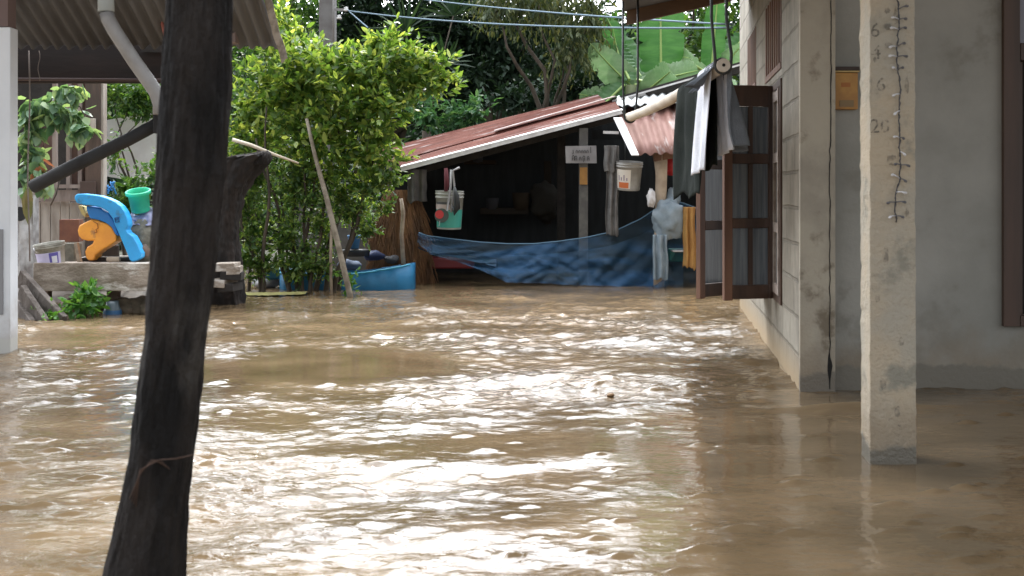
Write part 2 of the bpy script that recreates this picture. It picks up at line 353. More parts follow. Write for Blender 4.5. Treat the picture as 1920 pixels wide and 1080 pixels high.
# side wall of blocks with two window openings and two slatted vents
def block_mat():
    m = bpy.data.materials.new('block_wall'); m.use_nodes = True; N, L = m.node_tree.nodes, m.node_tree.links; b = N['Principled BSDF']; b.inputs['Roughness'].default_value = .9
    ge = N.new('ShaderNodeNewGeometry'); sp = N.new('ShaderNodeSeparateXYZ'); L.new(ge.outputs['Position'], sp.inputs[0]); cb = N.new('ShaderNodeCombineXYZ')
    L.new(sp.outputs['Y'], cb.inputs['X']); L.new(sp.outputs['Z'], cb.inputs['Y'])
    nd = N.new('ShaderNodeTexNoise'); nd.inputs['Scale'].default_value = 5; L.new(ge.outputs['Position'], nd.inputs['Vector'])
    vm = N.new('ShaderNodeVectorMath'); vm.operation = 'MULTIPLY_ADD'; L.new(nd.outputs['Color'], vm.inputs[0]); vm.inputs[1].default_value = (.03, .02, 0); L.new(cb.outputs[0], vm.inputs[2])
    br = N.new('ShaderNodeTexBrick'); br.inputs['Scale'].default_value = 1; br.inputs['Brick Width'].default_value = .38; br.inputs['Row Height'].default_value = .19
    br.inputs['Mortar Size'].default_value = .011; br.inputs['Mortar Smooth'].default_value = .4; br.inputs['Color1'].default_value = (.29, .27, .23, 1); br.inputs['Color2'].default_value = (.22, .20, .165, 1); br.inputs['Mortar'].default_value = (.19, .172, .14, 1)
    L.new(vm.outputs[0], br.inputs['Vector'])
    n2 = N.new('ShaderNodeTexNoise'); n2.inputs['Scale'].default_value = 9; n2.inputs['Detail'].default_value = 6; L.new(ge.outputs['Position'], n2.inputs['Vector'])
    mu = N.new('ShaderNodeMix'); mu.data_type = 'RGBA'; mu.blend_type = 'MULTIPLY'; mu.inputs['Factor'].default_value = .6; L.new(br.outputs['Color'], mu.inputs[6]); L.new(n2.outputs['Fac'], mu.inputs[7]); n2.inputs['Scale'].default_value = 4; n2.inputs['Roughness'].default_value = .7; mu.inputs['Factor'].default_value = .85; ml_k = 1
    g2 = N.new('ShaderNodeMix'); g2.data_type = 'RGBA'; mr = N.new('ShaderNodeMapRange'); mr.inputs['From Min'].default_value = .04; mr.inputs['From Max'].default_value = .2; L.new(sp.outputs['Z'], mr.inputs['Value'])
    L.new(mr.outputs[0], g2.inputs['Factor']); g2.inputs[6].default_value = (.20, .155, .10, 1); L.new(mu.outputs[2], g2.inputs[7]); 
    ml = N.new('ShaderNodeMix'); ml.data_type = 'RGBA'; ml.blend_type = 'MULTIPLY'; ml.inputs['Factor'].default_value = 1; ml.inputs[7].default_value = (1.75, 1.7, 1.6, 1); L.new(g2.outputs[2], ml.inputs[6]); L.new(ml.outputs[2], b.inputs['Base Color'])
    bp = N.new('ShaderNodeBump'); bp.inputs['Strength'].default_value = .9; bp.inputs['Distance'].default_value = .012; bp.invert = True; L.new(br.outputs['Fac'], bp.inputs['Height'])
    b2 = N.new('ShaderNodeBump'); b2.inputs['Strength'].default_value = .35; b2.inputs['Distance'].default_value = .01; L.new(n2.outputs['Fac'], b2.inputs['Height']); L.new(bp.outputs[0], b2.inputs['Normal']); L.new(b2.outputs[0], b.inputs['Normal'])
    return m
blocks = block_mat()
TH = .12
def wall_piece(mb, u0, u1, z0, z1, v0=0, v1=TH): mb.hexa([H(u0, v0, z0), H(u1, v0, z0), H(u1, v1, z0), H(u0, v1, z0), H(u0, v0, z1), H(u1, v0, z1), H(u1, v1, z1), H(u0, v1, z1)])
WIN = [(.86, 1.95, .36, 1.69), (2.6, 3.6, .36, 1.69)]; VENT = [(.90, 1.90, 1.75, 2.25), (2.7, 3.5, 1.80, 2.25)]
sw = MB(); UE = 4.35; ZT = 2.75
cuts = [.02, .86, .90, 1.90, 1.95, 2.6, 2.7, 3.5, 3.6, UE]
for a, b in zip(cuts, cuts[1:]):
    mid = (a + b) / 2; holes = sorted([(z0, z1) for u0, u1, z0, z1 in WIN + VENT if u0 <= mid <= u1]); z = -1
    for z0, z1 in holes: wall_piece(sw, a, b, z, z0); z = z1
    wall_piece(sw, a, b, z, ZT)
wl_ = sw.build('side_wall', blocks, house)
# corner arris strip, pilaster, recessed wall
pl = MB(); pl.hexa([H(-.03, -.004, -1), H(-.03, .178, -1), H(.12, .178, -1), H(.018, -.004, -1), H(-.03, -.004, ZT), H(-.03, .178, ZT), H(.12, .178, ZT), H(.018, -.004, ZT)])
pilaster = pl.build('pilaster', concrete_dull, house, bevel=.004, label='rough corner pilaster split by a long vertical crack')
rw = MB()
DV = 1.055; DZ0, DZ1 = .33, 1.72
def rwall(v0, v1, z0, z1): rw.hexa([H(.06, v0, z0), H(.06, v1, z0), H(.18, v1, z0), H(.18, v0, z0), H(.06, v0, z1), H(.06, v1, z1), H(.18, v1, z1), H(.18, v0, z1)])
rwall(.178, DV, -1, ZT); rwall(DV, DV + 1.25, -1, DZ0); rwall(DV, DV + 1.25, 2.25, ZT); rwall(DV + 1.25, 4.5, -1, ZT)
rw.build('porch_wall', render_grey, house)
# floor/dark interior
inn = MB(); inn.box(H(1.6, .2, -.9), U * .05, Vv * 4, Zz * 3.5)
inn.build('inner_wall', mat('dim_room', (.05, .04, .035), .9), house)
ns = MB(); ns.hexa([H(UE, 0, -1), H(UE, 5, -1), H(UE + .12, 5, -1), H(UE + .12, 0, -1), H(UE, 0, ZT), H(UE, 5, ZT), H(UE + .12, 5, ZT), H(UE + .12, 0, ZT)])
ns.build('rear_wall', blocks, house)
# crack
ck = MB(); pts = []; r0 = random.Random(3); n = 90
for i in range(n + 1):
    z = .02 + i / n * 2.1; px = .148 + .007 * noise.noise(Vector((0, 0, z * 5))) + .006 * noise.noise(Vector((3, 0, z * 18))) + (.006 if z > 1.25 else 0)
    wd = .0022 + .0018 * abs(noise.noise(Vector((7, 0, z * 9)))) + (.011 * max(0, 1 - abs(z - .13) / .07)); pts.append((z, px, wd))
ck.add([H(-.0325, p - w_, z) for z, p, w_ in pts] + [H(-.0325, p + w_, z) for z, p, w_ in pts], [(i, i + 1, n + 2 + i, n + 1 + i) for i in range(n)])
ck.build('crack', crack_m, pilaster)
# window frame on porch wall with dark opening
wf = MB()
def fr(v0, v1, z0, z1, u0=.02, u1=.12): wf.hexa([H(u0, v0, z0), H(u0, v1, z0), H(u1, v1, z0), H(u1, v0, z0), H(u0, v0, z1), H(u0, v1, z1), H(u1, v1, z1), H(u1, v0, z1)])
fr(DV, DV + .085, DZ0, 2.25); fr(DV + .087, DV + 1.16, DZ0, DZ0 + .055); fr(DV + .087, DV + 1.16, 1.70, 1.79); fr(DV + 1.162, DV + 1.25, DZ0, 2.25)
fr(DV + .087, DV + .105, DZ0 + .057, 1.698, .045, .10)
pf = wf.build('window_frame', mat('dark_frame_wood', (.075, .042, .028), .6, (.05, .03, .02), 8, stretch=(1, 1, .1)), house, bevel=.003, label='dark brown porch window frame')
tp = MB(); tp.hexa([H(.05, DV + .088, 1.792), H(.05, DV + 1.16, 1.792), H(.07, DV + 1.16, 1.792), H(.07, DV + .088, 1.792), H(.05, DV + .088, 2.24), H(.05, DV + 1.16, 2.24), H(.07, DV + 1.16, 2.24), H(.07, DV + .088, 2.24)])
tp.build('transom_panel', mat('grey_blue_board', (.20, .20, .23), .5), pf)
# windows on the side wall: frames, closed leaf, vents
for k, (u0, u1, z0, z1) in enumerate(WIN):
    f = MB()
    def ff(a, b, c, d, v0=-.012, v1=.09): f.hexa([H(a, v0, c), H(b, v0, c), H(b, v1, c), H(a, v1, c), H(a, v0, d), H(b, v0, d), H(b, v1, d), H(a, v1, d)])
    ff(u0 + .001, u0 + .05, z0, z1); ff(u1 - .05, u1 - .001, z0, z1); ff(u0 + .051, u1 - .051, z0, z0 + .045); ff(u0 + .051, u1 - .051, z1 - .045, z1 - .001)
    fo = f.build('window_frame', dark_wood, house, bevel=.003)
    if k == 0:
        g = MB()
        def gg(a, b, c, d): g.hexa([H(a, -.02, c), H(b, -.02, c), H(b, .015, c), H(a, .015, c), H(a, -.02, d), H(b, -.02, d), H(b, .015, d), H(a, .015, d)])
        gg(u0 + .055, u0 + .105, z0 + .05, z1 - .05); gg(u0 + .33, u0 + .38, z0 + .05, z1 - .05)
        for z in (z0 + .05, .78, 1.2, z1 - .12): gg(u0 + .107, u0 + .328, z, z + .06)
        cl = g.build('window_leaf', mat('faded_leaf_wood', (.34, .29, .25), .8, (.22, .17, .14), 10, .3, 40), house, bevel=.002, label='faded closed window leaf beside the open shutter')
        MB().hexa([H(u0 + .1, -.004, z0 + .05), H(u0 + .34, -.004, z0 + .05), H(u0 + .34, .002, z0 + .05), H(u0 + .1, .002, z0 + .05), H(u0 + .1, -.004, z1 - .05), H(u0 + .34, -.004, z1 - .05), H(u0 + .34, .002, z1 - .05), H(u0 + .1, .002, z1 - .05)]).build('pane', mat('dusty_glass', (.30, .30, .29), .25), cl)
for (u0, u1, z0, z1) in VENT:
    f = MB()
    f.hexa([H(u0, -.008, z0 + .001), H(u1, -.008, z0 + .001), H(u1, .1, z0 + .001), H(u0, .1, z0 + .001), H(u0, -.008, z0 + .04), H(u1, -.008, z0 + .04), H(u1, .1, z0 + .04), H(u0, .1, z0 + .04)])
    n = 7
    for i in range(n + 1):
        a = u0 + (u1 - u0 - .05) * i / n; f.hexa([H(a, -.006, z0 + .042), H(a + .045, -.006, z0 + .042), H(a + .045, .05, z0 + .042), H(a, .05, z0 + .042), H(a, -.006, z1), H(a + .045, -.006, z1), H(a + .045, .05, z1), H(a, .05, z1)])
    f.build('vent_grille', mid_wood, house, bevel=.002, label='slatted wooden vent above the side window')
# shutters: glazed leaves swung out
glassm = mat('dull_window_glass', (.10, .115, .13), .18, (.17, .19, .205), 14, stretch=(3, 3, .15), spec=.6)
def shutter(hinge, free, z0, z1, label, col_=dark_wood, edge=mid_wood):
    h, f = Vector(hinge), Vector(free); d = (f - h); W = d.length; d.normalize(); nrm = Vector((d.y, -d.x, 0)).normalized() * .035
    if nrm.y > 0: nrm = -nrm
    def bx(a, b, c, e, mb, k=0.): mb.box(h + d * a + Zz * c + nrm * k, d * (b - a), nrm * (1 - 2 * k), Zz * (e - c))
    m = MB(); st = .055
    bx(.0, st, z0, z1, m)
    for c, e in ((z0, z0 + .085), (z0 + .44, z0 + .50), (z0 + .84, z0 + .90), (z1 - .13, z1)): bx(st + .001, W - st - .001, c, e, m, .04)
    fr_ = m.build('shutter', col_, house, bevel=.003, label=label)
    m2 = MB(); bx(W - st, W, z0 - .008, z1, m2); m2.build('stile', edge, fr_, bevel=.003)
    m3 = MB(); mid = W / 2
    for c, e in ((z0 + .087, z0 + .438), (z0 + .502, z0 + .838), (z0 + .902, z1 - .132)): bx(mid - .014, mid + .014, c, e, m3, .15)
    m3.build('glazing_bar', col_, fr_)
    for c, e in ((z0 + .087, z0 + .438), (z0 + .502, z0 + .838), (z0 + .902, z1 - .132)):
        g = MB(); bx(st + .002, W - st - .002, c, e, g, .46); g.build('pane', glassm, fr_)
    return fr_
hz = H(1.31, -.015, 0)
fr1 = base(1354, 7.27); h1 = base(1453, 7.35)
shutter((h1.x, h1.y, 0), (fr1.x, fr1.y, 0), .36, 1.685, 'near glazed brown shutter leaf swung out square to the wall')
fr2 = base(1305, 7.66); h2 = base(1425, 8.15)
shutter((h2.x, h2.y, 0), (fr2.x, fr2.y, 0), .335, 1.55, 'far glazed brown shutter leaf behind the hanging clothes')
# porch pillar
PF = base(1631, 4.4); pw = .176
pm = MB(); nseg = 46
for i in range(nseg):
    z0, z1 = -1 + 3.6 * i / nseg, -1 + 3.6 * (i + 1) / nseg
def pring(z):
    j = lambda k: .0035 * noise.noise(Vector((k * 5, 0, z * 9))) + .0035 * noise.noise(Vector((k * 5, 3, z * 28)))
    wz = pw - .004 * max(0, z)
    return [PF + Vector((j(1), 0, z)), PF + Vector((wz + j(2), .003, z)), PF + Vector((wz + j(3) + .021, .18, z)), PF + Vector((.021 + j(4) * 1.5 - .003 * z, .18, z))]
rings = [pring(-1 + 3.9 * i / 180) for i in range(181)]
pm.add([v for r_ in rings for v in r_], [(i * 4 + k, i * 4 + (k + 1) % 4, (i + 1) * 4 + (k + 1) % 4, (i + 1) * 4 + k) for i in range(180) for k in range(4)] + [(3, 2, 1, 0), (720, 721, 722, 723)])
pillar = pm.build('porch_pillar', concrete, house, bevel=.0035, label='square concrete porch pillar with charcoal digits')
def text_mesh(mb_name, s, size, origin, ax, up, m, parent, depth=.0004, shear=0.):
    cu = bpy.data.curves.new('t', 'FONT'); cu.body = s; cu.size = size; cu.extrude = depth; cu.shear = shear; ob = bpy.data.objects.new('t', cu)
    me = bpy.data.meshes.new_from_object(ob); bpy.data.objects.remove(ob)
    ax, up = Vector(ax).normalized(), Vector(up).normalized(); nn = ax.cross(up)
    mb = MB(); mb.add([Vector(origin) + ax * v.co.x + up * v.co.y + nn * v.co.z for v in me.vertices], [tuple(p.vertices) for p in me.polygons])
    return mb.build(mb_name, m, parent, recalc=False)
def smudge_mat():
    m = bpy.data.materials.new('faint_charcoal'); m.use_nodes = True; N, L = m.node_tree.nodes, m.node_tree.links; b = N['Principled BSDF']
    b.inputs['Base Color'].default_value = (.14, .13, .11, 1); b.inputs['Roughness'].default_value = 1
    tr = N.new('ShaderNodeBsdfTransparent'); ms = N.new('ShaderNodeMixShader'); nz = N.new('ShaderNodeTexNoise'); nz.inputs['Scale'].default_value = 55; ge = N.new('ShaderNodeNewGeometry'); L.new(ge.outputs['Position'], nz.inputs['Vector'])
    mr = N.new('ShaderNodeMapRange'); mr.inputs['From Min'].default_value = .38; mr.inputs['From Max'].default_value = .62; mr.inputs['To Min'].default_value = 0; mr.inputs['To Max'].default_value = .42
    L.new(nz.outputs['Fac'], mr.inputs['Value']); L.new(mr.outputs[0], ms.inputs[0]); L.new(tr.outputs[0], ms.inputs[1]); L.new(b.outputs[0], ms.inputs[2]); L.new(ms.outputs[0], N['Material Output'].inputs['Surface'])
    return m
sm_ = smudge_mat()
for s, px, py, sz in (('6', 1629, 66, .075), ('4', 1631, 108, .075), ('6', 1640, 168, .075), ('20', 1629, 246, .075)):
    text_mesh('charcoal_digit', s, sz, P(px + 1, py + 3, 4.4) + Vector((.002, -.0035, 0)), (1, 0, 0), (0, 0, 1), sm_, pillar)
# dark stains near foot and around the strand
def blot(px, py, rx, rz, seed, m=sm_):
    b = MB(); c = P(px, py, 4.4) + Vector((0, -.003, 0)); n = 28
    vs_ = [c] + [c + Vector((rx * math.cos(t) * (1 + .5 * noise.noise(Vector((math.cos(t) * 1.5, math.sin(t) * 1.5, seed)))), 0, rz * math.sin(t) * (1 + .6 * noise.noise(Vector((math.cos(t) * 2, math.sin(t) * 2, seed + 5)))))) for t in [2 * math.pi * k / n for k in range(n)]]
    b.add(vs_, [(0, 1 + k, 1 + (k + 1) % n) for k in range(n)]); b.build('stain', m, pillar, recalc=False)
for i, a in enumerate(((1683, 772, .012, .022), (1669, 786, .008, .007), (1686, 797, .006, .005), (1663, 50, .015, .012), (1665, 85, .014, .012), (1663, 20, .012, .01), (1680, 30, .01, .03), (1640, 112, .006, .01), (1660, 480, .012, .03), (1700, 400, .006, .02), (1645, 560, .01, .012), (1690, 640, .010, .016), (1655, 720, .012, .02), (1672, 300, .02, .02), (1700, 160, .008, .03), (1688, 565, .012, .001), (1634, 640, .003, .004))): blot(*a, i)
# roof of the main house
EV = -1.0
def roofpt(u, v, dz=0): return C0 + U * u + Vector((1, 0, 0)) * v + Zz * (2.47 + .23 * (v - EV) + dz)
rf = MB()
RU0, RU1, RV1 = -4.2, 3.45, 6.0  # unseen near end runs forward to keep sky light off the porch
rf.hexa([roofpt(RU0, EV), roofpt(RU0, RV1), roofpt(RU1, RV1), roofpt(RU1, EV), roofpt(RU0, EV, .03), roofpt(RU0, RV1, .03), roofpt(RU1, RV1, .03), roofpt(RU1, EV, .03)])
rf.build('roof', zinc_grey, house)
rb = MB()
for u in (RU1 - .04, 2.2, 1.0, -.2, -1.3, -2.6, -4.0): rb.hexa([roofpt(u, EV + .02, -.11), roofpt(u, RV1, -.11), roofpt(u + .05, RV1, -.11), roofpt(u + .05, EV + .02, -.11), roofpt(u, EV + .02, -.002), roofpt(u, RV1, -.002), roofpt(u + .05, RV1, -.002), roofpt(u + .05, EV + .02, -.002)])
rb.build('rafter', mat('rafter_wood', (.16, .095, .055), .7, (.11, .065, .04), 6, .2, 40, stretch=(.3, 1, 1)), house)

# light strand on pillar
ls_ = MB(); r4 = random.Random(5); cpts = []
for i in range(70):
    y = -20 + 437 * i / 69; x = 1683 + 3 * math.sin(y * .045) + (-6 if y < 120 else 0) * (1 - y / 120 if y > 0 else 1) * .5 + (5 * math.exp(-((y - 250) / 30) ** 2)) + (-4 if 340 < y else 0) * min(1, (y - 340) / 30 if y > 340 else 0)
    cpts.append(P(x + r4.uniform(-1, 1), y, 4.4) + Vector((0, -.010 - r4.uniform(0, .003), 0)))
strand = empty('wire_strand', P(1683, 415, 4.4) + Vector((0, -.01, 0)), 'tangled dark wire strand with short shiny barbs hanging down the porch pillar', 'wire')
ls_.tube(cpts, .0022, 6); ls_.tube([p + Vector((.004 * math.sin(i * 1.7), -.002, .002)) for i, p in enumerate(cpts)], .0015, 5); ls_.build('cord', mat('dark_wire', (.05, .05, .055), .45, metal=.3), strand)
barb_s = mat('bright_barb', (.75, .75, .77), .3, metal=.4); barb_d = mat('dull_barb', (.12, .12, .13), .4)
for i, y in enumerate((18, 38, 62, 88, 110, 135, 157, 182, 208, 235, 262, 287, 310, 335, 362, 385, 407)):
    j = min(69, int((y + 20) / 437 * 69)); c = cpts[j]
    for sgn in (-1, 1):
        if r4.random() < .22: continue
        m = MB(); L_ = r4.uniform(.018, .032) if (y > 300 or sgn < 0 or y < 120) else r4.uniform(.01, .018)
        e = c + Vector((sgn * L_, -.012, r4.uniform(-.014, .014)))
        m.tube([c, c.lerp(e, .6) + Vector((0, 0, .003)), e], [.0022, .0022, .0058], 6); m.tube([e, e + Vector((sgn * .005, -.001, r4.uniform(-.005, .002)))], [.0058, .003], 6)
        m.build('barb', barb_s if (sgn < 0 and r4.random() < .8) or r4.random() < .25 else barb_d, strand)

# yellow letter box on porch wall
D_ = 6.02; x0, x1 = P(1566, 0, D_).x, P(1609, 0, D_).x; zt, zb = P(0, 128, D_).z, P(0, 205, D_).z
yb = empty('letter_box', (x0, D_, zb), 'small mustard yellow box with a dark lid fixed to the porch wall', 'box')
ym = mat('mustard_paint', (.42, .22, .05), .6, (.33, .16, .04), 9)
MB().box((x0, D_ - .0, zb), (x1 - x0, 0, 0), (0, .07, 0), (0, 0, zt - zb - .022)).build('body', ym, yb, bevel=.004)
MB().box((x0 - .004, D_ - .012, zt - .021), (x1 - x0 + .008, 0, 0), (0, .09, 0), (0, 0, .008)).build('lid', mat('dull_yellow', (.45, .33, .14), .6), yb, bevel=.002)
MB().box((x0 - .006, D_ - .008, zt - .012), (x1 - x0 + .012, 0, 0), (0, .085, 0), (0, 0, .02)).build('top_cover', mat('dark_cover', (.04, .025, .018), .7), yb, bevel=.002)
MB().box((x0 + .022, D_ - .003, zb + .013), (x1 - x0 - .045, 0, 0), (0, .004, 0), (0, 0, .034)).build('label_plate', mat('dull_plate', (.20, .13, .055), .6), yb)
MB().box((x0 + .03, D_ - .002, zb + .115), (x1 - x0 - .07, 0, 0), (0, .004, 0), (0, 0, .022)).build('emblem', mat('orange_mark', (.33, .12, .03), .7), yb)

# ------------------------------------------------------------------ hanging bamboo pole with clothes
A0, A1 = P(1357, 122, 6.2), P(1180, 220, 9.0)
hp = empty('clothes_pole', A0, 'pale bamboo clothes pole slung on black cables under the eave', 'clothes pole')
pts = [A0.lerp(A1, t) + Vector((0, 0, -.03 * math.sin(math.pi * t))) for t in [i / 12 for i in range(13)]]
MB().tube(pts, [.034 + (.002 if i % 3 == 0 else 0) for i in range(13)], 18).build('pole', bamboo, hp)
MB().tube([A0 + Vector((0, -.002, 0)), A0 + Vector((0, .002, 0))], .009, 12).build('hollow', crack_m, hp)
for (D1, q, pxs) in ((6.22, A0, (1334, 1362)), (8.95, A1, (1168, 1196))):
    zt = 2.55
    l = MB(); a = P(pxs[0], 0, D1); b = P(pxs[1], 0, D1); ax, bx_ = a.x, b.x
    # cable loop passing under the pole
    zc = q.z; rr = .042
    loop = [Vector((ax, D1, zt)), Vector((ax, D1, zc + .25)), Vector((q.x - rr * 1.05, D1, zc + .06))] + [Vector((q.x + rr * math.cos(t), D1, zc + rr * math.sin(t))) for t in [math.pi + .3 + i * (math.pi - .6) / 8 for i in range(9)]] + [Vector((q.x + rr * 1.05, D1, zc + .06)), Vector((bx_, D1, zc + .25)), Vector((bx_, D1, zt))]
    l.tube(loop, .0085, 8); l.build('cable', black_rubber, hp)
def fabric(name, c, c2):
    return mat(name, c, .95, c2, 5, .5, 120, trans=.08, spec=.08)
def draped(name, D0, D1, l1, l2, m, label, seed, swing=.03, r=.036, amp=.012, cat='clothing', flare=0, hem=.0, grp=None):
    def pole(D):
        t = (D - 6.2) / 2.8; p = A0.lerp(A1, t); p.z -= .03 * math.sin(math.pi * t); return p
    mb = MB(); Lt = l1 + l2 + math.pi * r
    def f(u, v):
        D = D0 + (D1 - D0) * u; p = pole(D); s = v * Lt
        k = 2 * math.pi
        if s < l1: dn = l1 - s; x = -r - swing * (dn / l1) ; z = -dn; q = dn / l1; sg = -1
        elif s < l1 + math.pi * r: t = (s - l1) / r; x = -r * math.cos(t); z = r * math.sin(t); q = 0; sg = 1
        else: dn = s - l1 - math.pi * r; x = r + swing * .8 * dn / l2; z = -dn; q = dn / l2; sg = 1
        fold = noise.noise(Vector((u * 5 + seed, q * .7, seed + (5 if sg > 0 else 0)))) * 2 + .6 * math.sin(u * k * 2.5 + seed + q * 1.5)
        x += fold * amp * (q ** .5) * 2.2 + sg * flare * q
        dy = noise.noise(Vector((u * 3, q * 2, seed))) * .03 * q
        z += (hem * noise.noise(Vector((u * 2 + seed, 0, 0))) * q) + .012 * math.sin(u * 40) * 0
        return p + Vector((x, dy - (u - .5) * .12 * q * (D1 - D0), z))
    mb.grid(f, 46, 60); o = mb.build(name, m, None, solid=.0035, recalc=False); return tag(o, label, cat, grp)
draped('trousers', 6.52, 7.14, .66, .5, fabric('dark_olive_cloth', (.028, .033, .029), (.018, .022, .02)), 'dark olive trousers draped over the bamboo pole', 2, .02, .037, .011, flare=.0, hem=.08)
draped('towel', 6.27, 6.60, .55, .44, fabric('pale_grey_cloth', (.78, .79, .84), (.68, .70, .75)), 'pale grey white towel draped over the near part of the pole', 5, .03, .045, .005, flare=.01, hem=.03)
draped('shirt', 6.24, 6.44, .10, .42, fabric('slate_cloth', (.17, .185, .205), (.12, .13, .145)), 'slate grey shirt hanging from the near end of the pole', 9, .05, .045, .018, flare=.04, hem=.06)

# ------------------------------------------------------------------ near dark trunk
def big_trunk():
    prof = [(225, 1330, 190), (250, 1225, 172), (271, 1080, 148), (290, 950, 126), (304, 850, 120), (320, 700, 119), (333, 600, 119), (347, 450, 126), (359, 330, 129), (366, 200, 126), (370, 100, 124), (374, 0, 119), (380, -150, 122), (392, -400, 120), (400, -700, 118)]
    D = 2.6; ys = [p[1] for p in prof][::-1]; cx = [p[0] for p in prof][::-1]; wd = [p[2] for p in prof][::-1]
    NZ, NT = 420, 110; V = []
    for j in range(NZ + 1):
        y = 1330 - (1330 + 700) * j / NZ; c = P(np.interp(y, ys, cx), y, D); r = np.interp(y, ys, wd) / F * D / 2
        for i in range(NT):
            t = 2 * math.pi * i / NT; ct, st = math.cos(t), math.sin(t)
            n1 = noise.fractal(Vector((ct * 1.6 + 5, st * 1.6, c.z * 1.3)), 1., 2., 3); n2 = noise.noise(Vector((ct * 6, st * 6, c.z * 4))); n3 = noise.noise(Vector((ct * 14, st * 14, c.z * 16)))
            n4 = noise.noise(Vector((ct * 5 + 9, st * 5, c.z * 11))); rr = r * (1 + .11 * n1 + .05 * n2 - .08 * abs(n2) + .045 * n3 + .05 * n4)
            V.append((c.x + rr * ct, c.y + rr * st, c.z))
    mb = MB(); mb.add(V, [(j * NT + i, j * NT + (i + 1) % NT, (j + 1) * NT + (i + 1) % NT, (j + 1) * NT + i) for j in range(NZ) for i in range(NT)], True)
    root = empty('tree', base(250, 2.6), 'dark bare tree trunk leaning across the foreground', 'tree')
    bark = mat('near_black_bark', (.014, .0135, .0135), .95, (.032, .028, .026), 9, 2.5, 60, stretch=(1, 1, .3), c3=(.050, .046, .042), s3=7, t3=.58, spec=.1)
    mb.build('trunk', bark, root, recalc=False)
    s = MB()
    for k in range(4):
        a0 = P(243 + k * 4, 935 + k * 5, 2.53); s.tube([a0, P(262, 890 - k * 3, 2.515), P(285 + k * 5, 862, 2.52), P(300 + 6 * k, 868 + 4 * k, 2.53)], .0012, 5)
    s.tube([P(300, 862, 2.52), P(330, 860, 2.515), P(362, 853, 2.53)], .0015, 5)
    s.build('bark_fibre', mat('bark_fibre', (.06, .035, .025), .95), root)
big_trunk()

# ------------------------------------------------------------------ left house: white column, corrugated eave, beam
lh = empty('eave_house', base(0, 7.5), 'white plastered house front under a grey corrugated eave at the left edge', 'house')
cx0, cx1 = P(-120, 0, 7.37).x, P(19, 0, 7.37).x
MB().box((cx0, 7.37, -1), (cx1 - cx0, 0, 0), (.0, .12, 0), (0, 0, 3.06)).build('column', white_plaster, lh, bevel=.006)
MB().box((cx0, 7.36, 2.062), (cx1 - cx0 - .01, 0, 0), (0, .12, 0), (0, 0, .36)).build('column_head', mat('purplish_brown_board', (.17, .12, .11), .8), lh)
mw = MB(); mw.box(P(-60, 590, 7.36), (P(5, 0, 7.36).x - P(-60, 0, 7.36).x, 0, 0), (0, .009, 0), (0, 0, 160 / F * 7.36)); wnd = mw.build('wall_panel', mat('dull_metal_frame', (.25, .25, .26), .4), lh, label='grey edged panel on the white column')
def corr(a, b, c, d, n, amp, mb=None, nv=4, jag=0., seed=0):
    """sheet a-b eave edge, d-c top edge; ridges run a->d"""
    a, b, c, d = map(Vector, (a, b, c, d)); nm = (b - a).cross(d - a).normalized(); mb = mb or MB()
    if nm.z < 0: nm = -nm
    def f(u, v):
        p = a.lerp(b, u).lerp(d.lerp(c, u), v); p = p + nm * (amp * math.sin(2 * math.pi * n * u) + .006 * noise.noise(Vector((u * 9, v * 3, seed))))
        if jag and v == 0: p += (a - d).normalized() * jag * noise.noise(Vector((math.floor(u * n / 2), seed, 1)))
        return p
    mb.grid(f, int(n * 8), nv); return mb
ea, eb = P(-250, 90, 8.2), P(524, 88, 8.2)
top = Vector((0, -2.9, 2.9 * .466))
corr(ea, eb, eb + top, ea + top, 34, .020).build('eave_sheet', zinc_grey, lh, solid=.002, label='corrugated eave sheet seen from below')
bmz = P(0, 155, 8.3).z; MB().box((P(-200, 0, 8.3).x, 8.3, bmz), (P(315, 0, 8.3).x - P(-200, 0, 8.3).x, 0, 0), (0, .08, 0), (0, 0, .28)).build('beam', mat('dark_beam', (.016, .012, .011), .9, (.028, .018, .015), 8, .3, 30, stretch=(.2, 1, 1)), lh, bevel=.004)
MB().tube([P(-100, 148, 8.27), P(305, 150, 8.27)], .012, 8).build('batten', mat('batten_wood', (.07, .045, .04), .7), lh)
MB().box((P(315, 0, 8.25).x, 8.25, P(0, 85, 8.25).z), (.73, 0, 0), (0, .05, 0), (0, 0, .02)).build('eave_board', mat('dark_board', (.05, .048, .038), .8), lh)
MB().box(P(418, 79, 8.0), (.085, 0, 0), (0, .12, 0), (0, 0, .10)).build('rafter_end', mat('rafter_end_wood', (.20, .15, .13), .8), lh, bevel=.003)
vg = MB(); vp = [P(494, -30, 7.55), P(503, 20, 7.78), P(513, 62, 8.0), P(527, 103, 8.18), P(530, 118, 8.22)]
vg.grid(lambda u, v: (lambda p: p + Vector((u * .045 - .01 + .006 * noise.noise(Vector((v * 8, 0, 0))), 0, (.02 if u > .5 else 0) + u * .01)))(vp[min(3, int(v * 4))].lerp(vp[min(4, int(v * 4) + 1)], v * 4 - min(3, int(v * 4)))), 3, 16)
vg.build('verge_strip', mat('worn_flashing', (.42, .40, .38), .6, (.2, .19, .17), 12), lh, solid=.003)
MB().hexa([P(262, 98, 8.24), P(310, 98, 8.24), P(310, 98, 8.28), P(262, 98, 8.28), P(285, 64, 8.24), P(310, 58, 8.24), P(310, 58, 8.28), P(285, 64, 8.28)]).build('dark_hole', black_wood, lh)  # black piece put where the broken sheet shows only a dark hole
MB().tube([P(290, -20, 7.9), P(303, 40, 7.95), P(310, 70, 8.0)], .012, 6).build('strap', mat('red_strap', (.35, .12, .10), .7), lh)
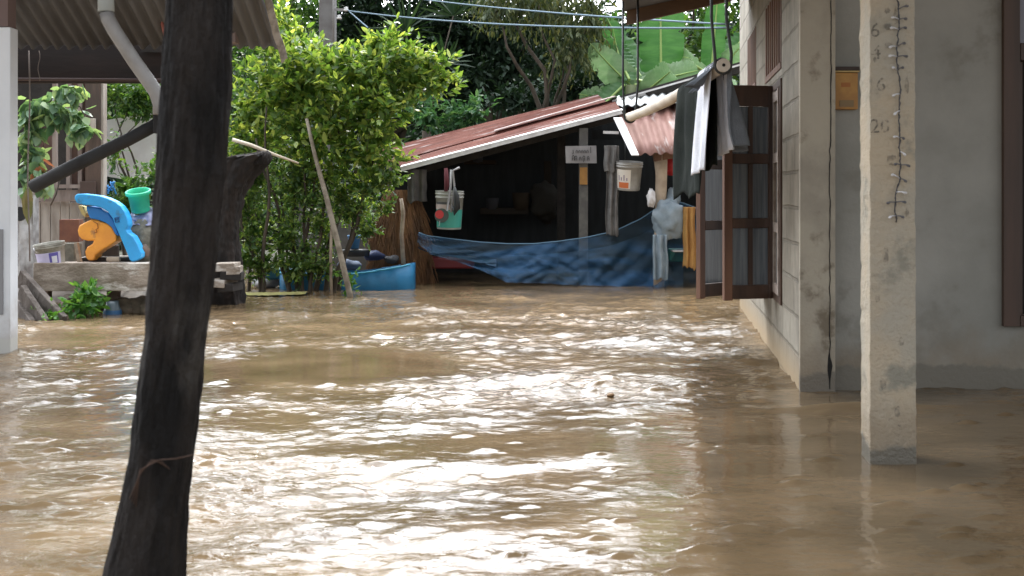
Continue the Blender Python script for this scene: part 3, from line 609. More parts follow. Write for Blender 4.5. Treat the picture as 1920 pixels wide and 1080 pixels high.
# ropes
for i, (px, y1) in enumerate(((54, 490), (73, 152))):
    m = MB(); m.tube([P(px + 2 * math.sin(k), 95 + (y1 - 95) * k / 8, 8.22) for k in range(9)], .0055 if i == 0 else .003, 6)
    tag(m.build('rope', mat('old_rope', (.17, .14, .12), .9)), ['long thin rope hanging from the dark beam beside the white column', 'short thin cord hanging in front of the dark beam'][i], 'rope')
# downpipe
dp = empty('downpipe', P(200, 30, 7.5), 'grey plastic downpipe bending below the corrugated eave behind the dark trunk', 'downpipe')
MB().tube([P(197, -60, 7.5), P(198, -20, 7.5), P(199, 22, 7.5)], [.05, .05, .052], 20).build('upper_pipe', mat('pale_blue_pipe', (.42, .48, .50), .4), dp)
MB().tube([P(200, 24, 7.5), P(203, 36, 7.5), P(215, 58, 7.5), P(250, 112, 7.55), P(292, 172, 7.6), P(300, 196, 7.62), P(300, 215, 7.62)], [.046] * 7, 20).build('sloping_pipe', pvc_grey, dp)
m = MB(); m.box(P(286, 250, 7.66), (.115, 0, 0), (0, .1, 0), (0, 0, .185)); m.build('coupling', pvc_dark, dp, bevel=.01)
MB().tube([P(296, 232, 7.75), P(240, 262, 7.8), P(150, 305, 7.9), P(62, 350, 8.0)], [.043, .043, .045, .046], 14).build('lower_pipe', pvc_dark, dp)

# ------------------------------------------------------------------ wooden platform and its clutter (left)
pf_ = empty('platform', base(180, 9.9), 'weathered wooden platform standing in the flood below the shack', 'platform')
zt = P(0, 493, 9.8).z; zb = P(0, 546, 9.8).z
MB().box((P(62, 0, 9.8).x, 9.8, zb), (P(330, 0, 9.8).x - P(62, 0, 9.8).x, 0, 0), (0, .05, 0), (0, 0, zt - zb)).build('front_board', pale_wood, pf_, bevel=.006)
MB().box((P(62, 0, 9.8).x, 9.853, zt - .05), (P(335, 0, 9.8).x - P(62, 0, 9.8).x, 0, 0), (0, 1.3, 0), (0, 0, .04)).build('deck', plank_wood, pf_, bevel=.004)
for px in (70, 200, 320): MB().box((P(px, 0, 9.95).x, 9.95, -.8), (.09, 0, 0), (0, .09, 0), (0, 0, .8 + zt - .06)).build('leg', post_wood, pf_)
def pxpoly(org, sc, pts, D): return [P(org[0] + x / sc, org[1] + y / sc, D) for x, y in pts]
# shack behind
sh = empty('shack', base(110, 11.2), 'old timber shack with grey planks and a dark window behind the platform', 'shack')
def plank(px0, px1, y0, y1, D, m, name, mb=None, th=.03, par=sh): 
    o = P(px0, y1, D); k = MB() if mb is None else mb; k.box(o, (P(px1, 0, D).x - o.x, 0, 0), (0, th, 0), (0, 0, (y1 - y0) / F * D))
    return k.build(name, m, par, bevel=.003) if mb is None else k
w_ = MB(); xx = 62; r5 = random.Random(9)
while xx < 152:
    s = r5.uniform(10, 20); plank(xx, xx + s - 1.5, 380 + r5.uniform(-3, 3), 500, 11.2 + r5.uniform(0, .02), None, '', w_); xx += s
w_.build('plank_wall', plank_wood, sh)
plank(160, 188, 100, 500, 11.1, post_wood, 'corner_post', th=.14)
plank(188.5, 194, 100, 500, 11.12, plank_wood, 'post_batten', th=.1)
w_ = MB()
for px in (98, 124, 146): plank(px, px + 7, 150, 375, 11.15, None, '', w_, .05)
plank(60, 159, 356, 378, 11.12, None, '', w_, .06); plank(60, 159, 346, 353, 11.08, None, '', w_, .05)
w_.build('window_frame', mat('greyish_frame_wood', (.34, .28, .25), .85, (.20, .15, .13), 8, .4, 40, stretch=(1, 1, .2)), sh)
w_ = MB()
for px in (66, 82): plank(px, px + 15, 195, 345, 11.2, None, '', w_, .02)
plank(131, 145, 150, 345, 11.2, None, '', w_); plank(150, 160, 150, 345, 11.2, None, '', w_); 
w_.build('shutter', mat('red_brown_boards', (.13, .075, .06), .8, (.09, .05, .04), 9), sh)
plank(20, 192, 120, 500, 12.2, black_wood, 'inner_wall', th=.04)
plank(64, 78, 215, 260, 11.17, mat('pale_shutter_panel', (.34, .27, .23), .8), 'panel', th=.02)
plank(150, 178, 340, 372, 11.06, mat('dark_brown_board', (.09, .06, .05), .8), 'sill_board', th=.03)
plank(150, 178, 222, 246, 11.06, plank_wood, 'cross_board', th=.03)
# mottled pale plaster pier
pb = MB(); pb.grid(lambda u, v: P(36 + 26 * u, 360 + 200 * v, 10.6 + .1 * u) + Vector((0, .03 * noise.noise(Vector((u * 4, v * 6, 1))), 0)), 10, 30)
pb.box(P(34, 560, 10.75), (.13, 0, 0), (0, .15, 0), (0, 0, .95))
tag(pb.build('plaster_pier', mat('peeling_plaster', (.62, .62, .62), .9, (.32, .30, .29), 8, .5, 20)), 'mottled pale plaster pier between the white column and the planks', 'pier')
tg = MB(); tg.tube([P(36, 400, 10.5), P(37, 402, 10.62)], [.06, .06], 18); 
tag(tg.build('tyre', mat('black_tyre', (.02, .02, .022), .7)), 'dark round hub on the peeling plaster pier', 'hub')
# leaning planks at water
for i, (a, b, wd) in enumerate((((38, 520, 9.7), (118, 588, 9.35), .14), ((40, 545, 9.55), (84, 592, 9.3), .12), ((36, 575, 9.6), (60, 592, 9.3), .1))):
    tag(MB().beam(P(*a), P(*b) + Vector((0, 0, -.08)), .05, wd, up=(0, 0, 1)).build('plank', mat('grey_driftwood', (.13, .11, .095), .95, (.07, .055, .045), 9, 2, 30, stretch=(1, 1, .6)), bevel=.006), ['broad grey plank leaning from the pier into the water', 'narrower plank under the broad leaning plank', 'short plank end at the foot of the white column'][i], 'plank', 'planks leaning into the water')
# paint bucket lying tilted
def bucket(name, c, r0, r1, h, axis, m, label, lab=None, handle=True, ribs=True, grp=None, cat='bucket', dirt=None):
    c = Vector(c); ax = Vector(axis).normalized(); e = empty(name, c, label, cat, grp)
    pr = [(.0, .004), (r0 * .98, .0), (r0, .01), (r0 + (r1 - r0) * .82, h * .82)]
    if ribs: pr += [(r1 * 1.03, h * .825), (r1 * 1.03, h * .85), (r1, h * .855), (r1, h * .91), (r1 * 1.045, h * .915), (r1 * 1.045, h * .94), (r1, h * .945)]
    pr += [(r1 * 1.01, h * .985), (r1 * 1.04, h), (r1 * .98, h), (r1 * .95, h * .97), (r0 * .95, .02), (0, .02)]
    MB().lathe(c, pr, 36, ax).build('body', m, e, recalc=False)
    if handle:
        a = ax.orthogonal().normalized(); b = ax.cross(a)
        if abs(a.y) > abs(b.y): a, b = b, a
        MB().tube([c + ax * (h * .9) + a * (r1 * 1.04 * math.cos(t)) + (-ax * .5 + b * -.9 if False else (Vector((0, -1, 0)) * .5 - ax * .5)) * (r1 * .9 * math.sin(t)) for t in [math.pi * i / 14 for i in range(15)]], .003, 6).build('handle', steel, e)
    return e
def band(e, c, r0, r1, h, axis, f0, f1, a0, a1, m, name='paper_label', k=1.012):
    """curved label on a bucket between height fractions and angles (radians, 0 = towards camera -Y)"""
    c = Vector(c); ax = Vector(axis).normalized(); fwd = (Vector((0, -1, 0)) - ax * ax.dot(Vector((0, -1, 0)))).normalized(); sd_ = fwd.cross(ax)
    def f(u, v):
        hh = f0 + (f1 - f0) * v; r = (r0 + (r1 - r0) * hh) * k; t = a0 + (a1 - a0) * u
        return c + ax * (h * hh) + (fwd * math.cos(t) - sd_ * math.sin(t)) * r
    return MB().grid(f, 16, 2).build(name, m, e, recalc=False)
bw = mat('cream_plastic', (.50, .48, .42), .5, (.36, .34, .29), 8)
ax = (-.12, -.1, 1); c = P(98, 497, 9.95)
e = bucket('paint_bucket', c, .105, .125, .19, ax, mat('grimy_bucket', (.40, .39, .34), .55, (.22, .21, .17), 12), 'grimy cream paint bucket with a violet and white label on the platform')
band(e, c, .105, .125, .19, ax, .02, .62, -1.1, 1.1, mat('pale_violet_paper', (.55, .52, .72), .5)); band(e, c, .105, .125, .19, ax, .08, .6, .25, .9, mat('violet_print', (.12, .10, .38), .5), 'printed_panel', 1.02)
band(e, c, .105, .125, .19, ax, .15, .45, .42, .8, mat('white_print', (.7, .7, .75), .5), 'printed_emblem', 1.028)
# brown box, grey block, stick
tag(MB().cbox(P(134, 432, 10.5), .17, .16, .20, .1).build('box', mat('rust_brown_board', (.20, .085, .05), .7, (.15, .06, .04), 8), bevel=.004), 'rust brown box standing behind the paint bucket', 'box')
tag(MB().cbox(P(134, 474, 10.25), .13, .12, .17, -.2).build('block', mat('grey_block', (.20, .19, .15), .9, (.12, .11, .09), 10, .4, 40), bevel=.006), 'grey concrete block between the paint bucket and the orange toy', 'block')
tag(MB().beam(P(143, 455, 10.1), P(150, 493, 10.1), .05, .03).build('batten', pole_wood, bevel=.003), 'short pale batten standing against the grey block', 'batten')
# toy: blue and orange plastic
toy = empty('rocking_toy', P(200, 492, 10.0), 'upturned blue and orange plastic rocking toy lying on the platform', 'toy')
og = [(478, 385), (488, 345), (530, 322), (580, 300), (640, 305), (700, 325), (745, 355), (785, 430), (778, 470), (730, 500), (660, 540), (618, 575), (604, 618), (560, 618), (541, 590), (536, 545), (552, 512), (592, 488), (606, 462), (560, 465), (510, 452), (486, 425)]
blu = [(455, 112), (478, 98), (520, 96), (590, 104), (650, 112), (710, 130), (770, 158), (815, 192), (845, 235), (866, 290), (874, 345), (856, 375), (872, 400), (912, 430), (946, 490), (976, 560), (972, 592), (940, 615), (905, 630), (884, 612), (858, 545), (826, 470), (796, 400), (770, 345), (752, 290), (712, 235), (660, 205), (590, 190), (520, 184), (470, 168), (456, 140)]
ob = [(545, 195), (640, 205), (720, 250), (755, 300), (775, 345), (790, 400), (800, 430), (770, 410), (745, 360), (700, 325), (640, 300), (575, 288), (550, 230)]
s_ = (30, 340)
orange = mat('orange_plastic', (.90, .38, .045), .5, (.78, .30, .04), 5, .3, 20, c3=(.45, .20, .06), s3=9, t3=.6); bluep = mat('sky_blue_plastic', (.025, .38, .78), .45, (.03, .31, .66), 4, .3, 20, c3=(.05, .20, .36), s3=9, t3=.6)
MB().prism(pxpoly(s_, 4.156, og, 10.05), (0, .18, 0)).build('seat', orange, toy, bevel=.016, seg=4)
MB().prism(pxpoly(s_, 4.156, blu, 9.98), (0, .13, 0)).build('rocker', bluep, toy, bevel=.011, seg=4)
MB().prism(pxpoly(s_, 4.156, ob, 10.03), (0, .2, 0)).build('inner_rib', mat('deep_blue_plastic', (.015, .18, .50), .4), toy, bevel=.01)
MB().prism(pxpoly(s_, 4.156, [(482, 188), (520, 196), (545, 250), (540, 280), (512, 258)], 10.06), (0, .1, 0)).build('inner_tab', mat('cream_plastic_tab', (.55, .42, .16), .6), toy, bevel=.006)
lm = MB()
for (a, b, c_, d) in ((770, 285, 806, 279), (772, 298, 800, 294), (775, 320, 804, 315), (770, 285, 775, 322), (798, 283, 803, 316)): lm.beam(pxpoly(s_, 4.156, [(a, b)], 9.974)[0], pxpoly(s_, 4.156, [(c_, d)], 9.974)[0], .006, .010, up=(0, 1, 0))
lm.build('moulded_mark', mat('dark_blue_mark', (.01, .08, .25), .5), toy)
MB().tube([P(30 + x / 4.156, 340 + y / 4.156, 10.04) for x, y in ((600, 310), (635, 330), (640, 365), (622, 375), (632, 395), (612, 400))], .004, 6).build('seat_groove', mat('burnt_orange', (.35, .11, .02), .6), toy)
# stump log, dirty cloth, green bucket
lg = MB(); lg.tube([P(270, 494, 10.3), P(268, 470, 10.3), P(266, 440, 10.25), P(272, 418, 10.3)], [.12, .125, .125, .09], 24, jit=.35)
tag(lg.build('stump', mat('grey_green_stump', (.20, .19, .15), .95, (.10, .095, .075), 9, 1, 25)), 'lumpy grey cut stump on the platform right of the blue toy', 'stump')
tag(MB().tube([P(266, 462, 10.1), P(274, 478, 10.14)], [.04, .045], 14, jit=.3).build('pipe_stub', mat('brown_stub', (.14, .10, .08), .9)), 'brown stub poking out of the grey stump', 'stub')
cl = MB(); cl.grid(lambda u, v: P(238 + 58 * u, 396 + 8 * math.sin(u * 7) * (1 - v) + 26 * v + 4 * noise.noise(Vector((u * 5, v * 3, 0))), 10.2) + Vector((0, .12 * (1 - v) + .04 * noise.noise(Vector((u * 7, v * 4, 3))), 0)), 24, 12)
tag(cl.build('cloth', fabric('lilac_grey_cloth', (.36, .37, .52), (.28, .29, .42)), None, solid=.004), 'lilac grey cloth bundle under the green bucket', 'cloth')
cl = MB(); cl.grid(lambda u, v: P(236 + 60 * u, 408 + 22 * v + 3 * noise.noise(Vector((u * 5, v * 3, 9))), 10.35) + Vector((0, .03 * noise.noise(Vector((u * 7, v * 4, 3))), 0)), 16, 8)
tag(cl.build('cloth', fabric('navy_cloth', (.02, .025, .10), (.015, .02, .07)), None, solid=.004), 'navy blue cloth beneath the lilac bundle', 'cloth')
gax = (-.05, -.30, 1); c = P(264, 396, 10.3)
gp = mat('jade_green_plastic', (.05, .66, .40), .45, (.04, .56, .33), 6, trans=.25)
e = empty('green_bucket', c, 'jade green plastic bucket standing on the cloth bundle', 'bucket')
MB().lathe(c, [(0, .003), (.075, 0), (.08, .01), (.09, .155), (.108, .157), (.11, .185), (.10, .19), (.095, .185), (.086, .16), (.075, .02), (0, .02)], 36, gax).build('body', gp, e, recalc=False)
MB().lathe(c, [(0, .135), (.083, .135)], 30, gax).build('contents', mat('dark_soil_fill', (.05, .045, .03), .9), e, recalc=False)
# dark scraps on the platform
for i, (px, py, D, sx, sy, sz, m, lb) in enumerate(((205, 487, 10.25, .42, .2, .05, black_wood, 'black flat board lying under the orange toy'), (213, 486, 10.05, .11, .08, .04, pole_wood, 'pale stone on the black board'), (196, 478, 10.5, .25, .1, .18, black_wood, 'black crate shadowed behind the orange toy'))):
    tag(MB().cbox(P(px, py, D), sx, sy, sz, .15 * i).build(['board', 'stone', 'crate'][i], m, bevel=.012), lb, ['board', 'stone', 'crate'][i])
# things under the platform: blue jar, stones
e = empty('water_jar', base(211, 9.78), 'blue and clear plastic jar standing under the platform board', 'jar')
c = base(211, 9.85) + Vector((0, 0, -.03))
MB().lathe(c, [(0, -.05), (.07, -.05), (.075, .02), (.07, .07), (.055, .10), (.05, .14), (0, .14)], 24).build('body', mat('pale_blue_jar', (.09, .12, .14), .3), e, recalc=False)
MB().lathe(c, [(.077, .005), (.078, .03), (.073, .065)], 24).build('paper_label', mat('blue_label', (.025, .10, .22), .5), e, recalc=False)
def rock(c, r, seed, sq=.7):
    mb = MB(); 
    def f(u, v):
        t, p = 2 * math.pi * u, math.pi * v; d = Vector((math.sin(p) * math.cos(t), math.sin(p) * math.sin(t), math.cos(p) * sq)); return Vector(c) + d * r * (1 + .35 * noise.noise(d * 1.6 + Vector((seed, 0, 0))))
    mb.grid(f, 22, 14); return mb
for i, (px, D, r) in enumerate(((236, 10.0, .12), (262, 10.05, .13), (284, 9.95, .1), (180, 10.3, .14), (140, 10.3, .13))):
    tag(rock(base(px, D) + Vector((0, 0, .04)), r, i * 3.1).build('rock', mat('muddy_stone', (.17, .13, .09), .9, (.08, .065, .045), 8, .5, 20)), ['brown rock just right of the blue jar', 'large brown rock under the platform board between jar and trunk', 'small rock under the board beside the dark trunk', 'dark rock left of the blue jar', 'dark rock behind the leafy weed'][i], 'rock', 'rocks under the platform')
# mud bank under the shack
mbk = MB(); mbk.grid(lambda u, v: Vector((-6.5 + 3.5 * u, 10.3 + 6 * v, -.12 + .22 * min(1, v * 5) - .5 * max(0, u - .85) * 6 + .05 * noise.noise(Vector((u * 20, v * 8, 0))))), 60, 30)
tag(mbk.build('mud_bank', mat('wet_mud', (.09, .065, .045), .7, (.05, .04, .03), 4, .5, 12)), 'dark wet mud bank under the platform', None, None, 'structure')

# ------------------------------------------------------------------ vegetation
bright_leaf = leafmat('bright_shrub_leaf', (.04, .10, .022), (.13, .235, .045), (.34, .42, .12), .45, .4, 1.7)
mid_leaf = leafmat('mid_green_leaf', (.03, .085, .022), (.06, .15, .035), (.13, .22, .05), .4)
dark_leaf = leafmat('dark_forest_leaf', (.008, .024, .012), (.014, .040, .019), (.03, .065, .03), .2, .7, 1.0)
olive_leaf = leafmat('olive_hanging_leaf', (.03, .055, .02), (.07, .10, .035), (.17, .19, .08), .3, .6, 1.1)
weed_leaf = leafmat('fresh_weed_leaf', (.04, .13, .03), (.08, .22, .04), (.16, .32, .07), .4)
vine_leaf = leafmat('blue_green_vine_leaf', (.06, .14, .07), (.14, .25, .14), (.26, .36, .20), .35)
bark_brown = mat('brown_bark', (.09, .07, .05), .9, (.05, .04, .03), 12, .6, 40, stretch=(1, 1, .3))
def B(px, py, D, rx, rz, ry=None, w=None):
    p = P(px, py, D); s = D / F; t = (p.x, p.y, p.z, rx * s, (ry if ry else (rx + rz) / 2 * s * .8), rz * s); return t + (w,) if w else t
# the big shrub
def shrub():
    root = empty('shrub', base(560, 12.1), 'tall bright yellow green shrub growing out of the flood beside the shed', 'shrub')
    bl = [B(600, 150, 12.1, 95, 70), B(720, 130, 12.0, 70, 60), B(790, 150, 12.0, 55, 42), B(690, 200, 11.9, 80, 60), B(520, 170, 12.2, 80, 65), B(470, 240, 12.4, 55, 80), B(600, 250, 12.0, 90, 60), B(700, 280, 11.9, 55, 45),
          B(842, 152, 11.95, 26, 20), B(815, 110, 11.95, 26, 22), B(560, 110, 12.3, 60, 50), B(740, 90, 12.1, 50, 38), B(530, 60, 12.8, 45, 50), B(650, 320, 12.0, 45, 40)]
    C_, Dr, S, tw = crown(bl, 1080, 10, .106, .23, 21, shell=.35)
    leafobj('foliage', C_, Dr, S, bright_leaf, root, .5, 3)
    bl2 = [B(480, 330, 12.2, 50, 60), B(560, 340, 12.1, 60, 60), B(640, 370, 12.0, 40, 35), B(700, 350, 11.9, 38, 22), B(470, 430, 12.1, 32, 50), B(540, 440, 12.1, 50, 55), B(600, 420, 12.1, 35, 50), B(500, 500, 12.0, 40, 28), B(600, 500, 12.0, 35, 28), B(735, 330, 11.9, 22, 18), B(665, 400, 12.0, 22, 22), B(720, 385, 11.9, 24, 16), B(690, 430, 12.0, 22, 26), B(450, 380, 12.1, 25, 60), B(460, 480, 12.0, 30, 40), B(560, 500, 12.0, 40, 32)]
    C_, Dr, S, t2 = crown(bl2, 900, 9, .072, .2, 22, shell=.1)
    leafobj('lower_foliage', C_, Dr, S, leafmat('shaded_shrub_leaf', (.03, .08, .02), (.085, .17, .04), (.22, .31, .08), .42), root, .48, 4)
    st = MB(); r = random.Random(4)
    for i, (bx, tx, ty) in enumerate(((485, 455, 300), (492, 500, 200), (560, 540, 180), (566, 600, 150), (575, 640, 200), (580, 690, 210), (590, 560, 260), (600, 650, 330), (555, 480, 260), (540, 525, 330), (612, 700, 300), (470, 445, 340), (625, 660, 380))):
        a = base(bx, 12.1 + r.uniform(-.15, .15)) + Vector((0, 0, -.3)); b = P(tx, ty, 12.1 + r.uniform(-.2, .2)); th = r.uniform(.018, .038)
        st.tube(path(a, b, 10, .08, i * 3.3), [th * (1 - .07 * k) for k in range(11)], 7)
    st.build('stem', bark_brown, root)
    twigs_mb(tw + t2, .003, 2).build('twig', bark_brown, root)
shrub()
# leaning pole through shrub, whitish stake, pale dead branch
tag(MB().tube([P(575, 222, 11.7), P(590, 290, 11.7), P(612, 370, 11.65), P(632, 450, 11.6), P(655, 548, 11.6), P(660, 575, 11.6)], [.016, .020, .024, .027, .030, .030], 10, jit=.3).build('leaning_pole', mat('grey_pole_wood', (.30, .26, .20), .9, (.17, .14, .10), 9, .8, 40)), 'pale wooden pole leaning against the shrub, foot in the water', 'pole')
tag(MB().tube([base(622, 11.9) + Vector((0, 0, -.2)), P(620, 480, 11.9), P(622, 400, 12.0)], [.016, .016, .012], 8).build('stake', pole_wood), 'thin upright stake just left of the leaning pole foot', 'stake')
tag(MB().tube([P(436, 262, 11.2), P(470, 272, 11.2), P(515, 290, 11.3), P(560, 306, 11.4)], [.018, .018, .014, .01], 8).build('branch', mat('bleached_branch', (.62, .54, .42), .7)), 'bleached dead branch lying across the shrub behind the dark trunk', 'branch')
# broken stump behind near trunk
bs = empty('broken_trunk', base(425, 10.7), 'broken dark tree trunk with a jagged side limb behind the leaning foreground trunk', 'tree trunk')
def broken():
    ys_ = [284, 288, 293, 299, 306, 320, 340, 365, 400, 450, 500, 540, 580]; xl = [488, 474, 440, 410, 400, 399, 400, 402, 400, 402, 398, 390, 385]; xr = [500, 504, 503, 499, 494, 484, 469, 456, 451, 449, 451, 455, 458]
    n = 150; NT = 60; V = []
    for j in range(n + 1):
        y = 284 + (580 - 284) * (j / n) ** 1.2; l_, r_ = np.interp(y, ys_, xl), np.interp(y, ys_, xr); c = P((l_ + r_) / 2, y, 10.7); rx = (r_ - l_) / 2 / F * 10.7; ry = min(.15, rx * 1.0)
        for i in range(NT):
            t = 2 * math.pi * i / NT; q = Vector((math.cos(t) * 2, math.sin(t) * 2, c.z * 2)); k = 1 + .22 * noise.noise(q) + .14 * noise.noise(Vector((q.x * 3, q.y * 3, c.z * 5))) + .10 * noise.noise(Vector((q.x * 6, q.y * 6, c.z * 22)))
            V.append(c + Vector((rx * math.cos(t) * k, ry * math.sin(t) * k, .03 * noise.noise(Vector((q.x * 5, q.y * 5, 2))) * max(0, 1 - j / 40))))
    mb = MB().add(V, [(j * NT + i, j * NT + (i + 1) % NT, (j + 1) * NT + (i + 1) % NT, (j + 1) * NT + i) for j in range(n) for i in range(NT)], True)
    mb.add([], []); mb.f.append(tuple(range(NT))); mb.sm.append(False)
    mb.build('trunk', mat('dark_brown_bark', (.012, .010, .009), .97, (.030, .022, .018), 9, 2, 30, stretch=(1, 1, .3)), bs)
    m = MB()
    for k in range(14): x = 420 + 6 * k; y = 300 - .16 * 6 * k * .8; m.tube([P(x, y + 16, 10.62), P(x + 3, y - 3 - 7 * random.Random(k).random(), 10.6)], [.03, .004], 5)
    m.build('splinter', bpy.data.materials['dark_brown_bark'], bs)
broken()
# old wood pile at its foot
r6 = random.Random(12)
for i in range(5):
    px, py = (424, 436, 418, 432, 440)[i], (500, 516, 530, 538, 506)[i]
    tag(MB().cbox(P(px, py, 10.35), .2 - .02 * i, .25, .07, .3 * r6.uniform(-1, 1), .1 * r6.uniform(-1, 1)).build('timber', black_wood if i % 2 else pale_wood, bevel=.006), ['topmost grey timber scrap at the foot of the broken trunk', 'dark timber scrap right of the broken trunk foot', 'grey timber scrap low at the broken trunk foot', 'dark timber scrap at the waterline below the broken trunk', 'small grey timber scrap highest on the right of the pile'][i], 'timber', 'timber scraps by the broken trunk')
db = MB(); db.grid(lambda u, v: Vector((P(398 + 170 * u, 0, 11.6).x, 11.75 + .25 * v - .15 * math.sin(u * 3), .018 * math.sin(math.pi * v) + .008 * noise.noise(Vector((u * 30, v * 4, 0))) + .004)), 60, 6)
tag(db.build('debris_mat', mat('yellow_green_debris', (.30, .29, .09), .8, (.22, .19, .08), 14, .5, 60)), 'yellow green mat of floating debris along the shrub foot', 'debris')

# small weeds
def weed(px, py_top, D, wpx, label, n=40, m=weed_leaf, size=.075, seed=1, name='weed'):
    b = base(px, D); s = D / F; hgt = (361 + 1.02 * F / D - py_top) * s
    root = empty(name, b, label, 'plant')
    C_, Dr, S, tw = crown([(b.x, b.y, hgt * .5, wpx * s, .15, hgt * .5)], n, 7, size, .14, seed, shell=.1)
    C_[:, 2] = np.maximum(C_[:, 2], .01); leafobj('foliage', C_, Dr, S, m, root, .6, seed)
    st = MB()
    for a, t in tw[::3]: st.tube([b + Vector((0, 0, -.1)), (b + Vector(a)) / 2 + Vector((.02, 0, .02)), Vector(t)], .003, 4, caps=False)
    st.build('stem', mat('green_stem', (.08, .14, .04), .7), root)
weed(158, 530, 9.6, 34, 'leafy green weed growing at the water under the platform', 34, size=.085, seed=5)
weed(100, 575, 9.4, 28, 'low weed between the leaning planks and the leafy weed', 16, size=.05, seed=6)
weed(655, 505, 11.75, 16, 'small green weed at the foot of the leaning pole', 14, size=.06, seed=8)
# vine on shack
vr = empty('climbing_vine', P(60, 360, 10.4), 'leafy vine with blue green lobed leaves hanging across the shack window', 'vine')
C_, Dr, S, tw = crown([B(80, 200, 10.4, 50, 26), B(120, 215, 10.4, 38, 20), B(152, 238, 10.3, 20, 14), B(58, 250, 10.4, 20, 40), B(60, 310, 10.4, 18, 40), B(130, 168, 10.3, 34, 9), B(75, 330, 10.3, 24, 20)], 105, 5, .13, .16, 31, droop=.7, shell=.1)
leafobj('foliage', C_, Dr, S, vine_leaf, vr, .8, 31)
m = MB(); m.tube([P(45, 370, 10.45), P(52, 300, 10.45), P(60, 220, 10.4), P(100, 185, 10.4), P(150, 200, 10.35), P(172, 245, 10.3)], [.012, .01, .01, .008, .006, .003], 6); m.tube([P(112, 340, 10.3), P(105, 365, 10.3), P(95, 385, 10.3)], .006, 5); m.build('stem', bark_brown, vr)
pg = MB()
tag(leafobj('dry_leaf', [P(72, 310, 10.3), P(80, 300, 10.28), P(68, 322, 10.3)], [(.2, 0, -1), (.8, -.2, -.3), (-.3, 0, -1)], [.15, .14, .12], mat('orange_dry_leaf', (.55, .20, .09), .7, (.45, .15, .07), 5, trans=.3), None, .8, 2), 'orange dried leaves caught in the vine', 'leaf')
tag(leafobj('hanging_leaf', [P(50, 352, 8.5), P(56, 350, 8.55)], [(.05, 0, -1), (-.1, .1, -1)], [.27, .18], mat('brown_yellow_leaf', (.20, .13, .05), .7, (.10, .12, .04), 5, trans=.2), None, .32, 2), 'long brown drooping leaf by the lower downpipe end', 'leaf')
# shrubs behind the platform
def simple_tree(name, bx, D, blobs, twigs, per, size, m, label, cat, seed, tl=.3, droop=0., group=None, tr=.05, wr=.45, shell=.4, limbs=6):
    b = base(bx, D); b.z = 0.0 if D < 16 else max(0, 5.3 * max(0, (D - 19) / 12) ** 1.1)
    root = empty(name, b, label, cat, group); C_, Dr, S, tw = crown(blobs, twigs, per, size, tl, seed, droop=droop, shell=shell)
    leafobj('crown' if cat == 'tree' else 'foliage', C_, Dr, S, m, root, wr, seed)
    t = MB(); bl = blobs[:limbs]; top = Vector(blobs[0][:3]); r = random.Random(seed)
    t.tube(path(b + Vector((0, 0, -.4)), b.lerp(top, .5), 6, .12, seed), [tr * (1 - .08 * i) for i in range(7)], 10, jit=.2)
    for i, q in enumerate(bl): t.tube(path(b.lerp(top, .35 + .1 * (i % 3)), Vector(q[:3]), 6, .2, seed + i), [tr * .55 * (1 - .13 * k) for k in range(7)], 6)
    t.build('trunk', bark_brown, root)
    return root
simple_tree('bush', 240, 12.5, [B(240, 175, 12.6, 60, 30), B(270, 200, 12.6, 40, 25), B(210, 165, 12.8, 30, 25)], 260, 9, .075, mid_leaf, 'green leafy bush filling the gap below the eave beam', 'bush', 41, tl=.18, tr=.03)
simple_tree('bush', 262, 11.4, [B(240, 350, 11.4, 34, 40), B(285, 330, 11.4, 20, 40), B(250, 390, 11.4, 45, 30), B(215, 290, 11.5, 12, 30)], 130, 7, .075, mid_leaf, 'loose dark bush with gaps behind the green bucket', 'bush', 42, tl=.2, tr=.02, shell=.1)
tag(MB().hexa([P(196, 330, 13), P(312, 350, 13), P(312, 350, 13.4), P(196, 330, 13.4), P(196, 226, 13), P(312, 205, 13), P(312, 205, 13.4), P(196, 226, 13.4)]).build('white_wall', mat('white_sheet_wall', (.85, .84, .82), .8, (.75, .73, .71), 4)), 'sunlit white wall glimpsed behind the sloping dark pipe', 'wall')
m = MB()
for i in range(9): m.beam(P(200 + r6.uniform(0, 18), 340 + r6.uniform(0, 25), 11.2), P(200 + r6.uniform(0, 18), 340 + r6.uniform(0, 25), 11.25), .012, .012)
tag(m.build('blue_tangle', mat('bright_blue_net', (.04, .25, .60), .6)), 'tangle of bright blue twine behind the blue toy', 'twine')

# ------------------------------------------------------------------ shed
shed = empty('shed', base(1000, 13.4), 'open fronted dark shed under rusty corrugated roof sheets', 'shed')
# sheet A front, sheet B behind
fa, fb = P(752, 316, 13.0), P(1166, 208, 13.0)
A_back = Vector((-.02, 1.3, .10))
def sheet(name, p0, p1, p2, p3, n, m, label, amp=.010):
    return corr(p0, p1, p2, p3, n, amp, nv=6).build(name, m, shed, solid=.003, label=label)
